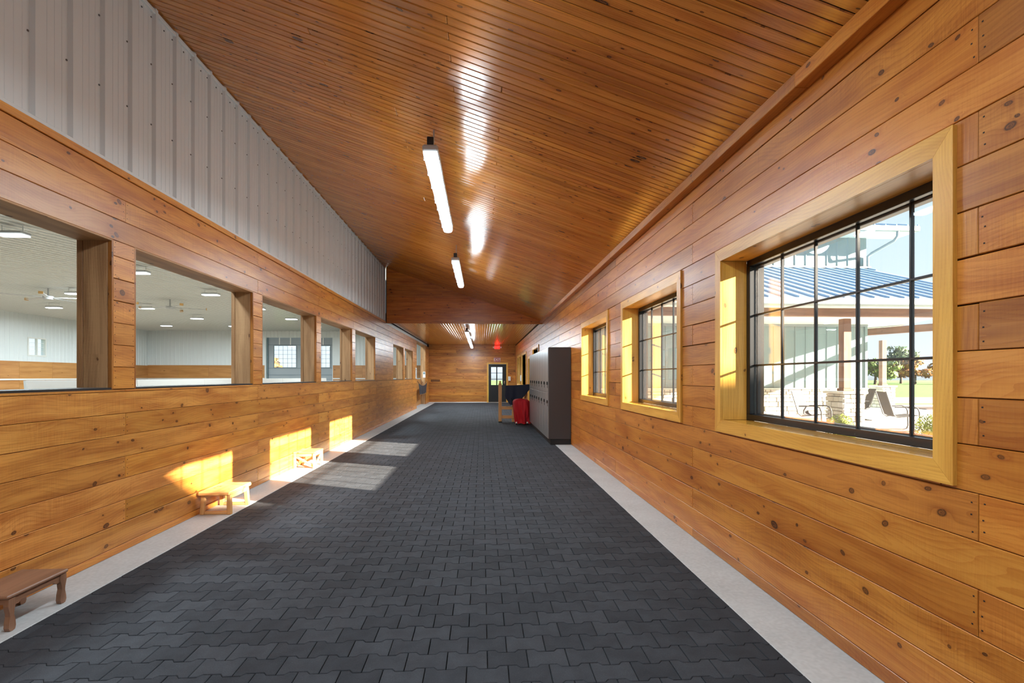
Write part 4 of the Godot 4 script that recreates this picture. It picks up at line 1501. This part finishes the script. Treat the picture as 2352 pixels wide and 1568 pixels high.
func wing() -> void:
	var t := thing("porch_wing", "metal sided wing with porch and blue grey standing seam roof outside the windows", "building", Vector3(2.2, 0, -19.2))
	# local frame: x from the corridor, z 0 at its wall, porch towards +z
	var W := 12.25
	part("core", t, M.siding, Vector3(0, 0.0, -11.0), Vector3(W, 6.8, -0.02))
	for i in int(W / 0.41) + 1:
		var x := i * 0.41
		var w := minf(0.41, W - x)
		if w < 0.02:
			continue
		ribbed(t, "siding_panel", M.siding, w, 0.41, 0.9, 3.42, Transform3D(Basis(), Vector3(x, 0, -0.018)), 0.03)
		ribbed(t, "siding_panel", M.siding, w, 0.41, 5.3, 6.75, Transform3D(Basis(), Vector3(x, 0, -0.018)), 0.03)
	part("corner_trim", t, M.siding, Vector3(W - 0.08, 0.9, -0.1), Vector3(W + 0.02, 3.42, 0.03), 0.005)
	part("wall_cap", t, M.gutter, Vector3(0, 3.28, 0.0), Vector3(W + 0.02, 3.36, 0.06), 0.01)
	var wain := Node3D.new()
	wain.name = "wainscot"
	t.add_child(wain)
	var r := RandomNumberGenerator.new()
	r.seed = 77
	stones(wain, W - 2.5, 0.93, Transform3D(Basis(), Vector3(2.5, 0, 0.06)), r, 1.25)
	part("ledge", wain, M.stone, Vector3(0, 0.93, 0.0), Vector3(W + 0.05, 0.98, 0.12), 0.01)
	# porch roof
	var ez := 5.8
	var ey := 3.47
	var rise := 2.0
	var ang := atan(rise / ez)
	var len := sqrt(rise * rise + ez * ez)
	var x := -0.1
	var corner := 11.7
	while x < W:
		var x1 := minf(x + 0.41, W + 0.01)
		# the hip runs from the wall corner down to the porch corner
		var cut_ := clampf((W - x) / (W - corner), 0.0, 1.0) * len
		var s := sh()
		s.xf = Transform3D(Basis(Vector3(1, 0, 0), ang), Vector3(0, ey + rise, 0))
		s.box(Vector3(x, -0.05, 0.0), Vector3(x1, 0.0, maxf(cut_, 0.2)))
		s.box(Vector3(x, 0.0, 0.0), Vector3(x + 0.045, 0.045, maxf(cut_, 0.2)), 0.004)
		obj("roof_panel", s, M.roof_metal, t)
		x += 0.41
	part("roof_flashing", t, M.gutter, Vector3(-0.1, ey + rise - 0.02, 0.0), Vector3(W + 0.1, ey + rise + 0.06, 0.12), 0.01)
	part("gutter", t, M.gutter, Vector3(-0.1, ey - 0.19, ez - 0.02), Vector3(corner + 0.1, ey - 0.03, ez + 0.12), 0.02)
	part("fascia", t, M.soffit, Vector3(-0.1, ey - 0.24, ez - 0.3), Vector3(corner, ey - 0.1, ez - 0.02), 0.01)
	part("porch_beam", t, M.timber, Vector3(-0.1, 3.02, ez - 0.5), Vector3(corner, 3.26, ez - 0.28), 0.01)
	var s2 := sh()
	var a := Vector2(corner, -(ez - 0.4))
	var b := Vector2(15.4, 4.24)
	s2.prism(PackedVector2Array([Vector2(-0.1, -(ez - 0.2)), Vector2(corner - 0.05, -(ez - 0.2)), b, Vector2(W, 4.24), Vector2(W, 0.0), Vector2(-0.1, 0.0)]), 0.0, 0.03)
	s2.v = rotate_flat(s2.v, 3.36)
	s2.n = rotate_flat(s2.n, 0.0)
	obj("porch_ceiling", s2, M.soffit, t)
	s2 = sh()
	var dir := (b - a).normalized()
	s2.xf = Transform3D(Basis(Vector3(dir.x, 0, dir.y), Vector3(0, 1, 0), Vector3(-dir.y, 0, dir.x)), Vector3(a.x, 0, a.y))
	s2.box(Vector3(0, 3.06, -0.11), Vector3(a.distance_to(b), 3.32, 0.11), 0.01)
	obj("side_beam", s2, M.timber, t)
	for q in [Vector3(10.45, 3.355, 0.36), Vector3(10.55, 3.355, 2.74), Vector3(10.45, 3.355, 5.05)]:
		s2 = sh()
		s2.xf = Transform3D(Basis(), q)
		s2.lathe(PackedVector2Array([Vector2(0.0, -0.012), Vector2(0.10, -0.012), Vector2(0.11, 0.0)]), 16)
		obj("recessed_lamp", s2, M.can_glow, t)
	# upper roof with gutter and downspout
	part("upper_soffit", t, M.soffit, Vector3(-0.1, 6.62, -0.1), Vector3(W + 1.2, 6.68, 0.9))
	part("upper_gutter", t, M.gutter, Vector3(-0.1, 6.62, 0.88), Vector3(W + 1.25, 6.80, 1.02), 0.02)
	x = -0.1
	while x < W + 1.2:
		var s := sh()
		var l := clampf((W + 1.2 - x) * 1.1, 0.05, 6.0)
		s.xf = Transform3D(Basis(Vector3(1, 0, 0), 0.32), Vector3(0, 6.82, 0.98))
		s.box(Vector3(x, -0.04, -l), Vector3(minf(x + 0.41, W + 1.22), 0.0, 0.0))
		s.box(Vector3(x, 0.0, -l), Vector3(x + 0.045, 0.04, 0.0), 0.004)
		obj("roof_panel", s, M.roof_metal, t)
		x += 0.41
	s2 = sh()
	s2.tube(PackedVector3Array([Vector3(W + 0.45, 6.62, 0.95), Vector3(W + 0.45, 6.45, 0.93), Vector3(W + 0.38, 6.3, 0.85), Vector3(W + 0.05, 6.0, 0.2), Vector3(W - 0.02, 5.9, 0.08), Vector3(W - 0.02, 5.5, 0.08)]), PackedFloat32Array([0.05]), 8)
	obj("downspout", s2, M.gutter, t)


func rotate_flat(a: PackedVector3Array, y: float) -> PackedVector3Array:
	# local (x, y, z) of a prism -> lying flat at height y, its own y towards -z
	var out := PackedVector3Array()
	for p in a:
		out.append(Vector3(p.x, p.z + y, -p.y))
	return out


func patio_chair(at: Vector3, turn: float, label: String) -> void:
	var t := thing("patio_chair", label, "chair", at, turn, "metal patio chairs on the porch")
	# faces local +x
	for z in [-0.28, 0.28]:
		var s := sh()
		s.tube(PackedVector3Array([Vector3(-0.30, 0.015, z), Vector3(0.24, 0.015, z), Vector3(0.32, 0.04, z), Vector3(0.35, 0.12, z), Vector3(0.34, 0.50, z), Vector3(0.30, 0.60, z), Vector3(0.20, 0.64, z), Vector3(-0.22, 0.62, z)]), PackedFloat32Array([0.018]), 6)
		obj("arm_frame", s, M.chair_metal, t)
		s = sh()
		s.tube(PackedVector3Array([Vector3(0.30, 0.42, z), Vector3(-0.16, 0.36, z), Vector3(-0.24, 0.42, z), Vector3(-0.42, 1.02, z)]), PackedFloat32Array([0.014]), 6)
		obj("side_tube", s, M.chair_metal, t)
	var rows := []
	for q in [Vector2(0.30, 0.43), Vector2(0.05, 0.395), Vector2(-0.14, 0.375), Vector2(-0.22, 0.42), Vector2(-0.30, 0.66), Vector2(-0.41, 1.02)]:
		rows.append([Vector3(q.x, q.y, -0.265), Vector3(q.x, q.y - 0.01, 0.0), Vector3(q.x, q.y, 0.265)])
	var s2 := sh()
	s2.grid(rows)
	obj("sling", s2, M.sling, t)
	part("cross_bar", t, M.chair_metal, Vector3(-0.28, 0.0, -0.28), Vector3(-0.25, 0.03, 0.28), 0.005)


func leaves(n: int, size: float, spots: Array, r: RandomNumberGenerator) -> Shape:
	# leaves round blobs: each spot is [centre, radii]
	var s := sh()
	for i in n:
		var q: Array = spots[r.randi() % spots.size()]
		var d := Vector3(r.randfn(), r.randfn(), r.randfn()).normalized()
		var p: Vector3 = q[0] + d * (q[1] as Vector3) * (0.72 + 0.33 * r.randf())
		var u := Vector3(r.randfn(), r.randfn(), r.randfn()).normalized()
		var v := u.cross(d + Vector3(r.randfn(), r.randfn(), r.randfn()) * 0.5).normalized()
		var k := size * r.randf_range(0.6, 1.3)
		var g := r.randf_range(0.7, 1.0)
		s.col = Color(g, g, g)
		var w := u.cross(v) * k * 0.15
		s.tri3(p - u * k, p + v * k * 0.5 + w, p - v * k * 0.5 + w, d, d, d, Vector2.ZERO, Vector2.RIGHT, Vector2.DOWN)
		s.tri3(p + u * k, p + v * k * 0.5 + w, p - v * k * 0.5 + w, d, d, d, Vector2.ZERO, Vector2.RIGHT, Vector2.DOWN)
	return s


func shrub(at: Vector3, label: String, seed_: int) -> void:
	var t := thing("boxwood_shrub", label, "shrub", at, 0.0, "clipped shrubs below the windows")
	var r := RandomNumberGenerator.new()
	r.seed = seed_
	obj("foliage", leaves(2600, 0.022, [[Vector3(0, 0.36, 0), Vector3(0.27, 0.30, 0.27)], [Vector3(0.05, 0.33, 0.04), Vector3(0.2, 0.22, 0.2)]], r), M.leaf_box, t)
	var s := sh()
	for k in 5:
		var a := TAU * k / 5
		s.tube(PackedVector3Array([Vector3(0, 0, 0), Vector3(cos(a) * 0.08, 0.2, sin(a) * 0.08), Vector3(cos(a) * 0.16, 0.42, sin(a) * 0.16)]), PackedFloat32Array([0.014, 0.010, 0.005]), 5)
	obj("stem", s, M.bark, t)


func tree(at: Vector3, h: float, w: float, kind: String, label: String, seed_: int) -> void:
	var t := thing("tree", label, "tree", at, 0.0, "trees at the end of the lawn")
	var r := RandomNumberGenerator.new()
	r.seed = seed_
	var s := sh()
	s.tube(PackedVector3Array([Vector3(0, 0, 0), Vector3(0.1, h * 0.3, 0), Vector3(0, h * 0.7, 0.1)]), PackedFloat32Array([0.28, 0.2, 0.08]), 8)
	obj("trunk", s, M.bark, t)
	var spots := []
	for k in 7:
		spots.append([Vector3(r.randf_range(-0.3, 0.3) * w, h * r.randf_range(0.35, 0.8), r.randf_range(-0.3, 0.3) * w), Vector3(w * 0.3, h * 0.2, w * 0.3) * r.randf_range(0.7, 1.1)])
	spots.append([Vector3(0, h * 0.82, 0), Vector3(w * 0.2, h * 0.17, w * 0.2)])
	obj("crown", leaves(1100, 0.42, spots, r), M[kind], t)


func barn() -> void:
	# gabled outbuilding out of view whose roof edge shades the nearest window
	var t := thing("outbuilding", "gabled barn across the yard, out of view, shading the nearest window", "building", Vector3(18.5, 0, 8.3))
	var s := sh()
	s.xf = Transform3D(Basis(Vector3(0, 0, 1), Vector3(0, 1, 0), Vector3(-1, 0, 0)), Vector3.ZERO)
	s.prism(PackedVector2Array([Vector2(-8.8, 0), Vector2(-8.8, 3.95), Vector2(0, 9.38), Vector2(8.8, 3.95), Vector2(8.8, 0)]), -6.0, 0.3)
	obj("walls", s, M.siding, t)
	for sg in [-1.0, 1.0]:
		s = sh()
		s.xf = Transform3D(Basis(Vector3(1, 0, 0), 0.5528 * sg), Vector3(0, 9.42, 0))
		s.box(Vector3(-0.6, 0.0, minf(0.0, sg * 10.6)), Vector3(6.3, 0.1, maxf(0.0, sg * 10.6)))
		obj("roof", s, M.roof_metal, t)


func outside() -> void:
	var s := sh()
	s.box(Vector3(-160, -0.5, -220), Vector3(200, -0.12, 120))
	struct(obj("ground", s, M.grass), "mown lawn running to the far trees")
	s = sh()
	s.box(Vector3(2.12, -0.3, -25.5), Vector3(22.5, 0.0, 14.0))
	struct(obj("patio", s, M.patio), "pale concrete patio outside the windows")
	s = sh()
	s.box(Vector3(2.12, -0.3, -36.0), Vector3(90, -0.05, -29.0))
	struct(obj("driveway", s, M.asphalt), "grey driveway beyond the patio")
	s = sh()
	s.box(Vector3(18.9, -0.2, -23.2), Vector3(24.0, 0.03, -21.6), 0.05)
	struct(obj("planting_bed", s, M.mulch), "dark mulch bed at the patio edge")
	wing()
	column(Vector3(10.15, 0, -14.33), 3.02, "nearer porch column, brown timber post on a pale stone pier", 21)
	column(Vector3(18.3, 0, -23.3), 3.06, "farther porch column, brown post on stone pier before the lawn", 22)
	patio_chair(Vector3(8.75, 0, -13.6), -1.0, "grey sling patio chair left of the nearer stone pier")
	patio_chair(Vector3(10.8, 0, -13.2), -0.25, "grey patio chair right of the nearer stone pier")
	patio_chair(Vector3(12.2, 0, -16.6), PI * 0.9, "patio chair behind the nearer stone pier, only its back showing")
	shrub(Vector3(7.0, 0, -10.0), "round light green shrub in front of the stone pier", 31)
	shrub(Vector3(8.83, 0, -10.0), "round shrub at the right edge of the nearest window", 32)
	var r := RandomNumberGenerator.new()
	r.seed = 9
	for q in [
		[Vector3(77, 0, -100), 5.0, 7.0, "leaf_green", "low green tree on the horizon just right of the far porch post"],
		[Vector3(86, 0, -101), 5.4, 7.5, "leaf_rust", "rust tinged tree on the horizon left of the tall dark one"],
		[Vector3(96, 0, -99), 5.2, 7.5, "leaf_gold", "golden tree at the right end of the horizon"],
		[Vector3(93, 0, -113), 8.4, 7.0, "leaf_dark", "tall dark tree rising above the others on the horizon"],
		[Vector3(82, 0, -114), 6.0, 8.0, "leaf_dark", "dark green tree behind the rust tinged one"],
		[Vector3(105, 0, -112), 8.2, 8.0, "leaf_rust", "tall russet tree behind the golden one"]]:
		tree(q[0] - Vector3(0, 0.12, 0), q[1], q[2], q[3], q[4], 50 + r.randi() % 1000)
	for q in [
		[Vector3(-58, 0, -98), 5.5, "leaf_gold", "golden tree seen low in the left arena door window"],
		[Vector3(-49, 0, -90), 4.6, "leaf_green", "green tree seen low in the arena door windows"],
		[Vector3(-38, 0, -96), 5.2, "leaf_rust", "russet tree seen low in the right arena door window"]]:
		tree(q[0] - Vector3(0, 0.12, 0), q[1], 6.0, q[2], q[3], 80 + r.randi() % 1000)
	barn()
